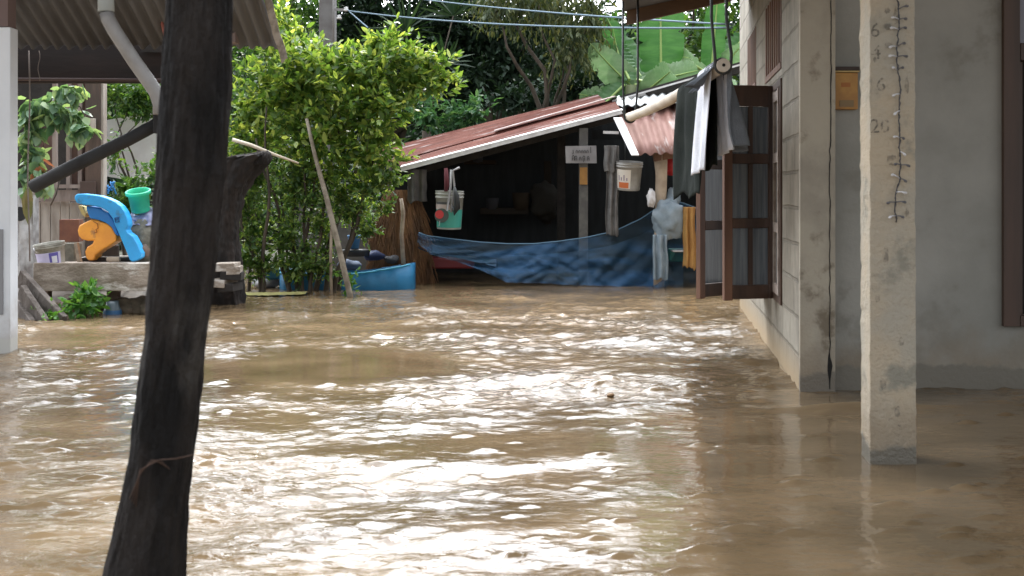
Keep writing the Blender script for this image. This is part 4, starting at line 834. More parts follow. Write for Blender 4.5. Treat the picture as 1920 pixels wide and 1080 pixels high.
# ridges run left-right up the slope, so the corrugation crosses the depth
a0, a1, a2, a3 = P(752, 316, 13.0), P(1166, 208, 13.0), P(1150, 187, 14.1), P(745, 302, 14.1)
sheet('roof_sheet', a0, a3, a2, a1, 12, zinc, 'front rusty red roof sheet')
b0, b1, b2, b3 = P(700, 318, 13.9), P(1140, 199, 13.9), P(1120, 182, 15.2), P(705, 286, 15.2)
sheet('roof_sheet', b0 + Zz * .03, b3 + Zz * .03, b2 + Zz * .03, b1 + Zz * .03, 12, zinc, 'rear rusty roof sheet lapping behind')
MB().beam(a0 + Vector((0, -.012, -.012)), a1 + Vector((0, -.012, -.012)), .012, .042).build('sunlit_rim', zinc_edge, shed)  # white strip puts the sun on the front rim into colour
MB().hexa([a0 + Vector((-.01, -.02, .002)), a1 + Vector((.01, -.02, .002)), a1 + Vector((.01, .17, .024)), a0 + Vector((-.01, .17, .024)), a0 + Vector((-.01, -.02, .018)), a1 + Vector((.01, -.02, .018)), a1 + Vector((.01, .17, .040)), a0 + Vector((-.01, .17, .040))]).build('sunlit_strip', zinc_edge, shed)  # flat white strip added to widen the painted sunlit edge
e0, e1 = a3.lerp(a2, .45), a2
MB().hexa([e0 + Vector((0, -.22, .012)), e1 + Vector((0, -.30, .012)), e1 + Vector((0, 0, .035)), e0 + Vector((0, 0, .035)), e0 + Vector((0, -.22, .022)), e1 + Vector((0, -.30, .022)), e1 + Vector((0, 0, .045)), e0 + Vector((0, 0, .045))]).build('lap_strip', mat('pale_lap_zinc', (.50, .45, .43), .6, (.34, .24, .21), 6), shed)
MB().beam(a0 + Vector((.05, .35, -.05)), a1 + Vector((0, .3, -.05)), .06, .07).build('rafter', black_wood, shed)
# right hand roof sheets
c0, c1, c2, c3 = P(1186, 290, 12.5), P(1400, 282, 12.4), P(1400, 176, 13.9), P(1152, 205, 13.9)
corr(c0, c1, c2, c3, 11, .016).build('roof_sheet', zinc_pale, shed, solid=.003, label='faded pink corrugated sheet falling towards the water')
d0, d1, d2, d3 = P(1156, 205, 13.6) + Zz * .03, P(1400, 185, 13.6) + Zz * .03, P(1400, 168, 14.0) + Zz * .05, P(1156, 190, 14.0) + Zz * .05
corr(d0, d1, d2, d3, 15, .014).build('roof_sheet', mat('new_zinc', (.72, .74, .74), .4, (.6, .62, .6), 5), shed, solid=.003, label='bright new zinc strip along the top')
MB().hexa([P(1150, 222, 12.95), P(1166, 222, 12.95), P(1198, 292, 12.42), P(1184, 292, 12.42)] + [p + Vector((0, 0, .012)) for p in (P(1150, 222, 12.95), P(1166, 222, 12.95), P(1198, 292, 12.42), P(1184, 292, 12.42))]).build('flashing', zinc_edge, shed)
MB().beam(P(1148, 196, 14.2), P(1400, 124, 14.2), .5, .12).build('upper_roof', black_wood, shed)
MB().beam(P(1148, 190, 13.93), P(1400, 118, 13.93), .03, .02).build('upper_roof_edge', zinc_edge, shed)
MB().beam(P(1148, 193, 13.9) , P(1210, 176, 13.9), .04, .03).build('gutter', pvc_grey, shed)
# walls
bk = mat('shaded_interior_boards', (.026, .030, .033), .95, (.018, .020, .021), 5, stretch=(2, 1, .3))  # near-black colour carries the shade inside the shed
def quadwall(pts, th, m, name):
    MB().prism(pts, th).build(name, m, shed)
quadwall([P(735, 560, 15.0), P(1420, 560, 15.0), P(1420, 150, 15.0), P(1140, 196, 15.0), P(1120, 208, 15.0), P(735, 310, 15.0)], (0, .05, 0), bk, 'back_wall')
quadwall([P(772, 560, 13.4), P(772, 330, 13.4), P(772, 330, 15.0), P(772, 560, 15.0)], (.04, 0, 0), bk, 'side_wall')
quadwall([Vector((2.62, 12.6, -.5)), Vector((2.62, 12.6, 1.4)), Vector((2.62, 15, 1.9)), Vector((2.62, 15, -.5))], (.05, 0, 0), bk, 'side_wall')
MB().box(P(1110, 262, 14.6), (1.3, 0, 0), (0, .03, 0), (0, 0, .12)).build('lintel', bk, shed)
cw = MB(); cw.prism([P(1045, 560, 14.2), P(1060, 560, 14.2), P(1060, 240, 14.2), P(1045, 240, 14.2)], (0, .1, 0)); cw.build('post', black_wood, shed)
# clutter on and against the back wall, shed gloom mixed into its colours
cl_ = [(870, 300, 60, 8, 'shelf', (.08, .06, .045), 'dim shelf board on the shed back wall', .25), (900, 390, 90, 12, 'bench', (.07, .06, .05), 'long dim bench inside the shed', .4), (960, 360, 34, 34, 'basket', (.09, .07, .05), 'dim round basket on the bench in the shed', .2),
       (910, 370, 26, 24, 'tin', (.10, .10, .11), 'grey tin on the left of the shed bench', .15), (1010, 350, 22, 50, 'sack', (.08, .075, .065), 'dim upright sack behind the shed bench', .2), (885, 285, 22, 20, 'tin', (.07, .09, .10), 'small blue grey tin on the dim shed shelf', .1), (1020, 300, 14, 120, 'board', (.07, .06, .05), 'tall board leaning in the back of the shed', .04)]
for i, (px, py, w2, h2, nm_, c_, lb, dp_) in enumerate(cl_):
    mm_ = mat('dim_' + nm_ + '_in_shade', tuple(q_ * .5 for q_ in c_), .95, spec=.1)
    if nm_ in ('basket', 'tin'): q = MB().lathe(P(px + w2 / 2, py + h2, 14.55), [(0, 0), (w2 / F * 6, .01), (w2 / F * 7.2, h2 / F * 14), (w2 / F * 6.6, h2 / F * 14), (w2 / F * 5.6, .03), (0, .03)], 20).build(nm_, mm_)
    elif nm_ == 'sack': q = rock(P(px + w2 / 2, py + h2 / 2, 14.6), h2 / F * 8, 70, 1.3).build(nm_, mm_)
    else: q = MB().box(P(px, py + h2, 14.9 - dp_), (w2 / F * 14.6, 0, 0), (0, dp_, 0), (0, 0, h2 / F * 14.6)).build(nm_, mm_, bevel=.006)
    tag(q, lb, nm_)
# posts
grey_post = mat('grey_shed_post', (.15, .145, .13), .9, (.10, .095, .09), 8, .3, 40)
MB().box(P(1086, 560, 13.05), (.098, 0, 0), (0, .1, 0), (0, 0, P(0, 240, 13.05).z - P(0, 560, 13.05).z)).build('post', grey_post, shed, bevel=.005, label='grey post carrying the white sign')
MB().box(P(1087, 346, 13.035), (.085, 0, 0), (0, .012, 0), (0, 0, .19)).build('post_sleeve', mat('orange_brown_wrap', (.42, .21, .05), .6, (.30, .15, .04), 10), shed)
MB().tube([P(1234, 560, 12.7), P(1236, 480, 12.7), P(1238, 400, 12.7), P(1240, 330, 12.72), P(1238, 286, 12.75)], [.062, .060, .058, .060, .075], 14, jit=.25).build('post', mat('bare_tree_post', (.50, .40, .30), .8, (.36, .28, .21), 6, .4, 30), shed, label='pale forked post under the pink sheet')
MB().beam(P(1225, 296, 12.7), P(1275, 288, 12.7), .06, .08).build('bracket', mid_wood, shed)
MB().tube([P(757, 500, 12.75), P(753, 440, 12.75), P(756, 400, 12.75), P(752, 372, 12.75)], [.026, .022, .026, .02], 10, jit=.3).build('post', pole_wood, shed, label='thin crooked pale post at the shed corner')
MB().beam(P(1131, 248, 12.9), P(1160, 249, 12.9), .03, .03).build('bar', zinc_edge, shed)
# left grey wall behind the shrub
tag(MB().box(P(560, 560, 14.0), (1.2, 0, 0), (0, .1, 0), (0, 0, 1.15)).build('grey_wall', mat('shaded_grey_wall', (.15, .145, .14), .9, (.11, .105, .10), 5)), 'low grey wall behind the shrub and the blue pot', 'wall')
# sign with strokes
sg = empty('sign', P(1060, 307, 12.98), 'small white board with two lines of black writing fixed above the grey post', 'sign')
MB().hexa([P(1061, 306, 12.98), P(1119, 306, 12.98), P(1119, 306, 13.0), P(1061, 306, 13.0), P(1060, 274, 12.98), P(1118, 273, 12.98), P(1118, 273, 13.0), P(1060, 274, 13.0)]).build('board', mat('dusty_white_board', (.30, .29, .29), .9, (.24, .23, .23), 6, spec=.1), sg)
ink = mat('black_ink', (.04, .038, .035), .8); gl = MB()
def stroke(pts_, wd=.9):
    for a, b in zip(pts_, pts_[1:]): gl.beam(P(*a, 12.972), P(*b, 12.972), .003, wd * 13 / F, up=(0, 1, 0)) if False else gl.beam(P(*a, 12.972), P(*b, 12.972), wd * 13 / F, .003, up=(0, -1, 0))
# first line: tall bar, a run of looped letters, tall bar ; second line: five looped letters
stroke([(1074.5, 281), (1075, 287), (1073.5, 289)], 1.1); stroke([(1107.5, 275), (1107.8, 287)], 1.1)
for k in range(5):
    x = 1080 + k * 5; stroke([(x, 287), (x, 283), (x + 1.5, 281.5), (x + 3, 283), (x + 3, 287)], .8)
for x, h in ((1073, 10), (1078, 9), (1086, 7), (1093, 9), (1101, 8)):
    stroke([(x, 301), (x, 301 - h + 2), (x + 1.8, 301 - h), (x + 3.6, 301 - h + 2), (x + 3.6, 301)], 1.0); stroke([(x + 1.2, 298), (x + 2.4, 297)], 1)
stroke([(1095, 299), (1094, 304)], .9)
gl.build('lettering', ink, sg)
# hanging cloth on the sign's right
def hang(name, px0, px1, y0, y1, D, m, label, seed, cat='cloth', pinch=0., sol=.004, yk=None, amp=.05, hemd=9):
    def f(u, v):
        k = 1 - pinch * (math.exp(-((v - (yk or .2)) / .05) ** 2)); cx_ = (px0 + px1) / 2 + 3 * noise.noise(Vector((seed, v * 2, 0))); wpx = (px1 - px0) * k * (1 + .15 * noise.noise(Vector((seed + 3, v * 2.5, 1))))
        return P(cx_ + (u - .5) * wpx, y0 + (y1 - y0) * v + hemd * v * v * noise.noise(Vector((u * 3, seed, 0))), D) + Vector((0, amp * math.sin(u * 14 + seed) * (.3 + .7 * abs(noise.noise(Vector((u * 2, v, seed))))) - .05 * math.sin(math.pi * u), 0))
    return tag(MB().grid(f, 26, 50).build(name, m, None, solid=sol, recalc=False), label, cat)
hang('towel', 1133, 1160, 273, 322, 12.85, fabric('grubby_cloth', (.22, .21, .20), (.15, .145, .14)), 'grubby cloth knotted at the top of the shed opening beside the white bucket', 2)
hang('rag', 1136, 1160, 308, 441, 12.87, fabric('grubby_rag', (.26, .25, .24), (.15, .145, .14)), 'long grey rag hanging left of the white bucket down to the blue net', 6)
# white bucket hanging
c = P(1178, 356, 12.85); e = bucket('white_bucket', c, .125, .145, .31, (.03, -.12, 1), mat('white_plastic', (.42, .41, .39), .5, (.32, .31, .29), 6), 'white plastic bucket hanging under the pink sheet eave', handle=False)
band(e, c, .125, .145, .31, (.03, -.12, 1), .08, .75, -1.3, .05, mat('cream_label', (.72, .66, .58), .5)); band(e, c, .125, .145, .31, (.03, -.12, 1), .10, .30, -1.0, -.1, mat('orange_red_print', (.60, .16, .05), .5), 'printed_panel', 1.02)
for k in range(4): band(e, c, .125, .145, .31, (.03, -.12, 1), .36, .36 + (.18, .12, .2, .1)[k], -1.0 + k * .24, -.93 + k * .24, mat('purple_print', (.18, .10, .22), .5), 'printed_stroke', 1.022)
MB().tube([P(1172, 262, 12.75), P(1172, 300, 12.72)], .004, 6).build('cord', black_rubber, e)
# left hanging bucket
c = P(842, 429, 13.0); lb_ax = (0.02, -.05, 1)
e = bucket('paint_tub', c, .135, .155, .42, lb_ax, mat('dim_white_plastic', (.42, .42, .38), .5, (.32, .32, .28), 8), 'paint tub with a green and red printed label hanging in the shed opening', handle=False)
band(e, c, .135, .155, .42, lb_ax, .05, .52, -1.35, 1.35, mat('sea_green_print', (.06, .36, .28), .5), 'printed_panel')
band(e, c, .135, .155, .42, lb_ax, .52, .66, -1.35, .1, mat('pale_pink_print', (.5, .40, .36), .5), 'printed_band', 1.014); band(e, c, .135, .155, .42, lb_ax, .66, .72, -1.2, 0.1, mat('dark_print', (.07, .07, .07), .5), 'printed_line', 1.014)
def disc(cx_, cy_, r, D, m, nm, par): 
    q = P(cx_, cy_, D); mb = MB(); n = 24; mb.add([q] + [q + Vector((r * math.cos(2 * math.pi * k / n), .25 * r * r * 0, r * math.sin(2 * math.pi * k / n))) for k in range(n)], [(0, 1 + k, 1 + (k + 1) % n) for k in range(n)]); mb.prism([q + Vector((r * math.cos(-2 * math.pi * k / n), .001, r * math.sin(-2 * math.pi * k / n))) for k in range(n)], (0, .05, 0)); mb.build(nm, m, par)
disc(828, 404, .078, 12.845, mat('dark_green_disc', (.06, .09, .075), .5), 'printed_disc', e); disc(824, 402, .047, 12.838, mat('red_disc', (.55, .04, .04), .5), 'printed_dot', e)
MB().beam(P(823, 424, 12.84), P(825, 414, 12.84), .015, .004).build('printed_stroke', zinc_edge, e)
tag(MB().tube([P(846, 318, 12.8), P(845, 350, 12.8), P(838, 395, 12.78), P(846, 398, 12.78), P(852, 350, 12.8), P(849, 320, 12.8), P(862, 314, 12.8)], .012, 8).build('strap', mat('grey_strap', (.34, .33, .33), .7)), 'grey looped strap hanging in front of the paint tub', 'strap')
tag(MB().tube([P(852, 350, 12.75), P(856, 368, 12.75), P(857, 390, 12.75), P(853, 402, 12.75), P(848, 385, 12.75)], [.012, .03, .035, .02, .01], 10).build('sandal', black_rubber), 'black sandal hooked on the strap before the paint tub', 'sandal')
tag(MB().tube([P(836, 315, 12.9), P(838, 345, 12.9), P(834, 372, 12.9)], [.02, .03, .01], 8).build('rag', mat('dark_red_cloth', (.10, .02, .025), .9)), 'dark red rag hanging left of the grey strap', 'cloth')
hang('sack', 765, 800, 318, 378, 13.1, fabric('dim_grey_sack', (.13, .12, .11), (.09, .085, .08)), 'dim grey sack hanging under the left end of the shed roof', 12)
# thatch heap
th = MB(); rt = random.Random(6)
def thatch():
    c0_ = base(752, 13.3); mb = MB()
    mb.grid(lambda u, v: c0_ + Vector(((.30 + .06 * (1 - v)) * math.cos(2 * math.pi * u) * (1.0 - .55 * v ** 3) * (1 + .12 * noise.noise(Vector((math.cos(6.28 * u) * 2, math.sin(6.28 * u) * 2, v * 3)))), .3 * math.sin(2 * math.pi * u) * (1 - .5 * v ** 3), -.15 + 1.2 * v)), 40, 18)
    for i in range(620):
        t = rt.uniform(math.pi, 2 * math.pi); z = rt.uniform(.1, 1.05); rr = 1.02 * (1 - .55 * (z / 1.1) ** 3)
        p = c0_ + Vector((.335 * math.cos(t) * rr, .31 * math.sin(t) * rr, z)); q = p + Vector((rt.uniform(-.05, .05) + .04 * math.cos(t), .03 * math.sin(t) - .01, -rt.uniform(.12, .35)))
        mb.tube([p, p.lerp(q, .5) + Vector((0, -.012, 0)), q], [.0055, .005, .003], 3, caps=False)
    return mb
tag(thatch().build('thatch_heap', mat('dry_brown_thatch', (.24, .12, .055), .95, (.12, .065, .035), 12, .5, 50, stretch=(1, 1, .2), c3=(.36, .21, .10), s3=9, t3=.6), None, recalc=False), 'heap of dry brown palm thatch behind the thin shed post', 'thatch')
# blue net
def net_mat():
    m = bpy.data.materials.new('blue_netting'); m.use_nodes = True; N, L = m.node_tree.nodes, m.node_tree.links; b = N['Principled BSDF']
    b.inputs['Roughness'].default_value = .6; ge = N.new('ShaderNodeNewGeometry'); nz = N.new('ShaderNodeTexNoise'); nz.inputs['Scale'].default_value = 2.2; nz.inputs['Detail'].default_value = 4; mpn = N.new('ShaderNodeMapping'); mpn.inputs['Rotation'].default_value = (0, R(28), 0); mpn.inputs['Scale'].default_value = (.55, 1, 3.2); L.new(ge.outputs['Position'], mpn.inputs['Vector']); L.new(mpn.outputs[0], nz.inputs['Vector'])
    r = N.new('ShaderNodeValToRGB'); r.color_ramp.elements[0].color = (.016, .050, .080, 1); r.color_ramp.elements[1].color = (.012, .085, .20, 1); r.color_ramp.elements[0].position = .4; r.color_ramp.elements[1].position = .62
    L.new(nz.outputs['Fac'], r.inputs['Fac']); L.new(r.outputs[0], b.inputs['Base Color'])
    tr = N.new('ShaderNodeBsdfTransparent'); ms = N.new('ShaderNodeMixShader'); mr = N.new('ShaderNodeMapRange'); L.new(nz.outputs['Fac'], mr.inputs['Value']); mr.inputs['From Min'].default_value = .35; mr.inputs['From Max'].default_value = .65; mr.inputs['To Min'].default_value = .30; mr.inputs['To Max'].default_value = .66
    L.new(mr.outputs[0], ms.inputs[0]); L.new(tr.outputs[0], ms.inputs[1]); L.new(b.outputs[0], ms.inputs[2]); L.new(ms.outputs[0], N['Material Output'].inputs['Surface']); return m
netm = net_mat(); nx = [785, 800, 850, 900, 950, 1000, 1050, 1100, 1150, 1200, 1235, 1262, 1290, 1310]; ny = [436, 442, 448, 454, 457, 457, 452, 445, 434, 411, 388, 375, 384, 392]
bx_ = [785, 810, 850, 900, 950, 1310]; by = [452, 474, 486, 502, 526, 540]
def netf(u, v, D=12.95, k=0):
    px = 785 + 520 * u; t = np.interp(px, nx, ny) + k * 6; b = np.interp(px, bx_, by) + (0 if px < 950 else 0)
    f = .05 * math.sin(u * 23 + v * 3 + k) + .09 * noise.noise(Vector((u * 9 + k * 5, v * 2.2 + u * 4, k))) - .16 * abs(noise.noise(Vector((u * 13 + v * 3 + k * 3, v * 1.5, k + 4)))) - .07 * abs(noise.noise(Vector((u * 30 - v * 5, v * 3, k))))
    return P(px + 6 * noise.noise(Vector((u * 7, v * 3, 2))) * v, t + (b - t) * v, D) + Vector((0, f * (.2 + v) - .18 * v, 0))
nt = empty('fishing_net', P(785, 525, 12.95), 'blue fishing net stretched low across the shed opening down to the water', 'net')
MB().grid(netf, 120, 30).build('mesh_sheet', netm, nt, recalc=False)
MB().grid(lambda u, v: netf(.05 + .9 * u, .15 + .85 * v, 13.1, 2), 90, 24).build('inner_fold', netm, nt, recalc=False)
MB().tube([netf(i / 60, 0) for i in range(61)], .007, 6).build('edge_cord', mat('blue_net_cord', (.12, .22, .32), .7), nt)
MB().grid(lambda u, v: netf(0 + .28 * u, -.02 + (.35 + .1 * u) * v, 12.88, 5), 40, 12).build('bunched_fold', mat('blue_net_bunch', (.012, .06, .11), .7, (.01, .04, .085), 8), nt, recalc=False)
# plastic bags and bottle by the forked post
bagm = mat('pale_plastic_bag', (.42, .50, .56), .35, (.30, .38, .44), 6, .4, 14, trans=.35)
def bag(c_, rx, rz, seed, m, label, ry=.1):
    mb = MB()
    def f(u, v):
        t, p = 2 * math.pi * u, math.pi * v; d = Vector((math.sin(p) * math.cos(t), math.sin(p) * math.sin(t), math.cos(p))); k = 1 + .28 * noise.noise(d * 2.2 + Vector((seed, 0, 0))) + .1 * noise.noise(d * 6 + Vector((seed, 0, 0)))
        return Vector(c_) + Vector((d.x * rx * k, d.y * ry * k, d.z * rz * k))
    mb.grid(f, 36, 26); return tag(mb.build('plastic_bag', m), label, 'bag')
bag(P(1254, 412, 12.62), .17, .22, 1, bagm, 'large clear blue plastic bag bulging around the forked post')
bag(P(1221, 372, 12.6), .045, .10, 4, mat('white_bag', (.7, .68, .68), .5, (.58, .56, .56), 8), 'small white bag tied left of the forked post', .06)
bag(P(1262, 372, 12.75), .07, .12, 7, bagm, 'upper clear bag tucked right of the forked post', .08)
hang('plastic_wrap', 1224, 1252, 440, 524, 12.55, bagm, 'pale plastic sheeting wrapped down the forked post to the water', 4, 'plastic sheet')
tag(MB().lathe(P(1262, 330, 12.95), [(0, 0), (.07, .01), (.11, .06), (.12, .13), (.09, .2), (0, .22)], 20).build('red_bag', mat('red_plastic', (.50, .03, .035), .5)), 'red plastic bag hanging behind the top of the forked post', 'bag')
hang('cloth', 1281, 1304, 388, 502, 12.55, fabric('mustard_cloth', (.52, .30, .10), (.42, .22, .08)), 'mustard yellow cloth hanging beside the far shutter', 8, hemd=20)
tag(MB().cbox(P(1272, 478, 12.9), .22, .2, .14).build('crate', mat('teal_plastic', (.03, .22, .22), .5), bevel=.01), 'teal plastic crate behind the net at the shed corner', 'crate')
tag(MB().cbox(P(1276, 470, 12.75), .2, .3, .015).build('board', zinc_edge, bevel=.003), 'pale board lying on the teal crate', 'board')
tag(MB().cbox(P(838, 492, 13.6), .62, .3, .13, .1).build('crate', mat('dark_red_plastic', (.20, .025, .03), .5), bevel=.02), 'dark red crate low behind the left end of the net', 'crate')
# blue trough (boat-like)
def trough():
    root = empty('trough', base(700, 12.4), 'blue plastic sheeted trough with a raised rounded end at the shed corner', 'trough')
    x0_, x1_ = P(520, 0, 12.4).x, P(776, 0, 12.4).x; L_ = x1_ - x0_
    def f(u, v):
        # u along, v across the section from near rim under to far rim
        s = 1 - max(0, (u - .82) / .18) ** 2.4; s0 = 1 - max(0, (.12 - u) / .12) ** 2.4; wd = .26 * math.sqrt(max(.0, s * s0)); t = math.pi * v
        rim = .17 + .10 * max(0, (u - .55) / .45) ** 1.4
        y = 12.55 - wd * math.cos(t) * (1 if 0 < v < 1 else 1); z = rim - (rim + .2) * math.sin(t) ** .5
        return Vector((x0_ + L_ * u + .01 * noise.noise(Vector((u * 20, v * 4, 0))), y + .012 * noise.noise(Vector((u * 14, v * 6, 2))), z + .008 * noise.noise(Vector((u * 18, 0, 5)))))
    MB().grid(f, 70, 22).build('hull', mat('blue_tarpaulin', (.02, .19, .38), .5, (.02, .15, .30), 5, .4, 16), root, solid=.008, recalc=False)
    MB().tube([f(i / 50 * .97, 0) for i in range(51)], .010, 6).build('rim', mat('blue_rim', (.05, .32, .48), .5), root)
trough()
tag(MB().cbox(P(545, 512, 12.6), .5, .3, .12).build('blue_tub', mat('teal_blue_tub', (.01, .12, .20), .5, (.01, .09, .16), 4), bevel=.03, seg=3), 'dark teal tub half hidden behind the shrub stems', 'tub')
tag(MB().lathe(P(668, 480, 12.7), [(0, .0), (.14, .0), (.15, .05), (.155, .055), (.155, .07), (0, .078)], 30).build('basin', mat('black_lid', (.03, .03, .035), .4)), 'black round basin lid beside the leaning pole', 'basin')
pt = empty('plant_pot', P(664, 464, 12.7), 'small sky blue pot with a green plant on the black lid', 'plant pot')
MB().lathe(P(664, 466, 12.7), [(0, 0), (.05, 0), (.07, .13), (.076, .13), (.076, .145), (.066, .145), (.06, .1), (0, .1)], 26).build('pot', mat('sky_blue_pot', (.10, .30, .62), .45), pt, recalc=False)
C_, Dr, S, tw = crown([B(660, 405, 12.7, 24, 34), B(685, 390, 12.6, 26, 26)], 46, 7, .075, .12, 51, shell=.1); leafobj('foliage', C_, Dr, S, bright_leaf, pt, .5, 51)
for i, (px, py, sx) in enumerate(((700, 474, .25), (655, 492, .3), (735, 480, .2))):
    tag(rock(P(px, py + 6, 12.9), sx * .45, i + 20, .5).build('bundle', mat(['navy_bundle', 'slate_bundle', 'dark_bundle'][i], [(.02, .03, .08), (.07, .10, .16), (.04, .04, .045)][i], .8)), ['navy bundle behind the trough', 'slate blue bundle left of the trough by the pole', 'dark bundle against the thatch'][i], 'bundle')
tag(rock(base(500, 12.6) + Vector((0, 0, .05)), .13, 33, .5).build('sack', mat('pale_sack', (.42, .42, .44), .9, (.25, .25, .26), 7)), 'pale rubbish sack behind the left shrub stems', 'sack')

# ------------------------------------------------------------------ utility pole, wires
up = empty('utility_pole', base(612, 15.5), 'grey concrete utility pole with a bracket above the shrub', 'utility pole')
m = MB(); m.box(base(598, 15.5), (.205, 0, 0), (0, .2, 0), (0, 0, 5.2)); m.build('post', mat('utility_pole_concrete', (.20, .195, .19), .9, (.15, .14, .135), 6, .3, 30), up, bevel=.01)
m = MB(); m.box(P(627, 20, 15.42), (.14, 0, 0), (0, .03, 0), (0, 0, .03)); m.tube([P(625, -60, 15.4), P(625, 90, 15.4)], .012, 6); m.build('bracket', pvc_grey, up)
m = MB()
for x, y in ((649, 18), (636, 33)): m.lathe(P(x, y + 3, 15.4), [(0, 0), (.03, 0), (.035, .02), (.02, .035), (.03, .05), (0, .06)], 12)
m.build('insulator', mat('white_ceramic', (.75, .75, .74), .3), up)
def wire(name, a, b, sag, r, m, label):
    a, b = Vector(a), Vector(b); MBv = MB().tube([a.lerp(b, i / 30) + Vector((0, 0, -sag * 4 * (i / 30) * (1 - i / 30))) for i in range(31)], r, 6); return tag(MBv.build(name, m), label, 'wire')
wire('wire', P(652, 20, 15.4), P(1372, 52, 9.5), .07, .0085, blue_cord, 'lower pale blue cord running from the pole insulator to the house wall')
wire('wire', P(770, -4, 15.4), P(1372, 46, 9.3), .03, .008, blue_cord, 'upper thin cord crossing in front of the dark trees')
wire('wire', P(655, 22, 15.4), P(690, 52, 14.8), .0, .008, blue_cord, 'short cord dropping from the insulator into the shrub')

# ------------------------------------------------------------------ banana plants
def ban_mat(name, a, b_):
    return mat(name, a, .35, b_, 1.5, .25, 60, stretch=(2, 1, 7), trans=.45)
bm1 = ban_mat('banana_leaf', (.045, .15, .03), (.075, .21, .045)); bm2 = ban_mat('banana_leaf_pale', (.15, .27, .11), (.22, .33, .16)); ribm = mat('banana_midrib', (.30, .42, .12), .5)
def banana_leaf(root, a, b, wd, bend, m, face=(0, -1, .2), seed=0, ragged=.0):
    a, b = Vector(a), Vector(b); d = (b - a); L_ = d.length; dn = d.normalized(); fc = Vector(face); sd_ = dn.cross(fc).normalized(); nm = sd_.cross(dn).normalized(); g = random.Random(seed); n = 44
    prof = lambda t: (math.sin(math.pi * min(1, .06 + t * .96)) ** .55) * wd * .5
    mid = [a + d * t + nm * (-bend * math.sin(math.pi * t * .9)) + Vector((0, 0, -abs(bend) * .6 * t * t)) for t in [i / n for i in range(n + 1)]]
    V = []; cuts = {0: [1] * (n + 1), 1: [1] * (n + 1)}
    for s in (0, 1):
        for i in range(n + 1):
            if g.random() < ragged: cuts[s][i] = g.uniform(.72, .95)
    for i in range(n + 1):
        w_ = prof(i / n)
        for s, k in ((-1, 1), (-1, .5), (0, 0), (1, .5), (1, 1)):
            kk = k * (cuts[0 if s < 0 else 1][i] if k == 1 else 1); rip = .012 * math.sin(i * 2.1 + s)
            V.append(mid[i] + sd_ * s * w_ * kk + nm * (-.28 * w_ * k * k + rip * k))
    mb = MB(); mb.add(V, [(i * 5 + j, i * 5 + j + 1, (i + 1) * 5 + j + 1, (i + 1) * 5 + j) for i in range(n) for j in range(4)], True)
    o = mb.build('leaf', m, root, recalc=False); MB().tube([p + nm * .006 for p in mid], [.022 * (1 - .8 * i / n) for i in range(n + 1)], 6).build('midrib', ribm, o)
def banana(bx, D, label, leaves, seed):
    b = base(bx, D); root = empty('banana_plant', b, label, 'banana plant', 'banana plants behind the shed')
    top = P(bx + 4, 160, D); MB().tube([b + Vector((0, 0, -.2)), b.lerp(top, .5), top], [.15, .12, .09], 14, jit=.1).build('stem', mat('banana_stem', (.16, .20, .08), .7, (.10, .11, .05), 6), root)
    for i, (x0_, y0_, x1_, y1_, wd, bend, m, rg, dd) in enumerate(leaves): banana_leaf(root, P(x0_, y0_, D), P(x1_, y1_, D + dd), wd, bend, m, seed=seed + i, ragged=rg, face=(.1 * (i % 3 - 1), -1, .15))
banana(1235, 16.0, 'banana plant with a broad upright backlit leaf right of the dark trees', [(1240, 190, 1238, -110, .66, .1, bm1, .12, .1), (1225, 200, 1110, 60, .45, .25, bm2, .15, -.5), (1230, 180, 1135, 0, .5, .25, bm1, .1, .6), (1230, 205, 1090, 150, .4, .3, bm2, .25, -.4)], 1)
banana(1330, 16.6, 'banana plant with arching pale leaves beside the house wall', [(1330, 190, 1350, -60, .34, .1, bm1, .1, 0), (1320, 190, 1395, 60, .34, .25, bm2, .2, -.3), (1330, 165, 1296, 108, .3, .2, bm1, .2, -.4), (1330, 150, 1420, 20, .4, .2, bm1, .2, .4), (1330, 140, 1310, 90, .3, .3, bm2, .3, -.9)], 20)
banana(1180, 15.9, 'banana plant with drooping torn leaves low behind the roof', [(1190, 175, 1360, 150, .42, .25, bm2, .35, -1.2), (1190, 160, 1300, 110, .42, .25, bm2, .3, -1), (1180, 180, 1340, 168, .36, .2, bm2, .3, -1.4), (1170, 160, 1105, 200, .5, .2, bm1, .15, -.8), (1190, 190, 1250, 120, .4, .2, bm2, .3, -1.3), (1180, 150, 1150, 30, .4, .2, bm1, .1, .3), (1195, 150, 1275, 128, .4, .3, bm2, .35, -1.8), (1240, 165, 1365, 128, .38, .35, bm2, .35, -1.6), (1200, 190, 1300, 150, .36, .35, bm2, .4, -1.7)], 40)

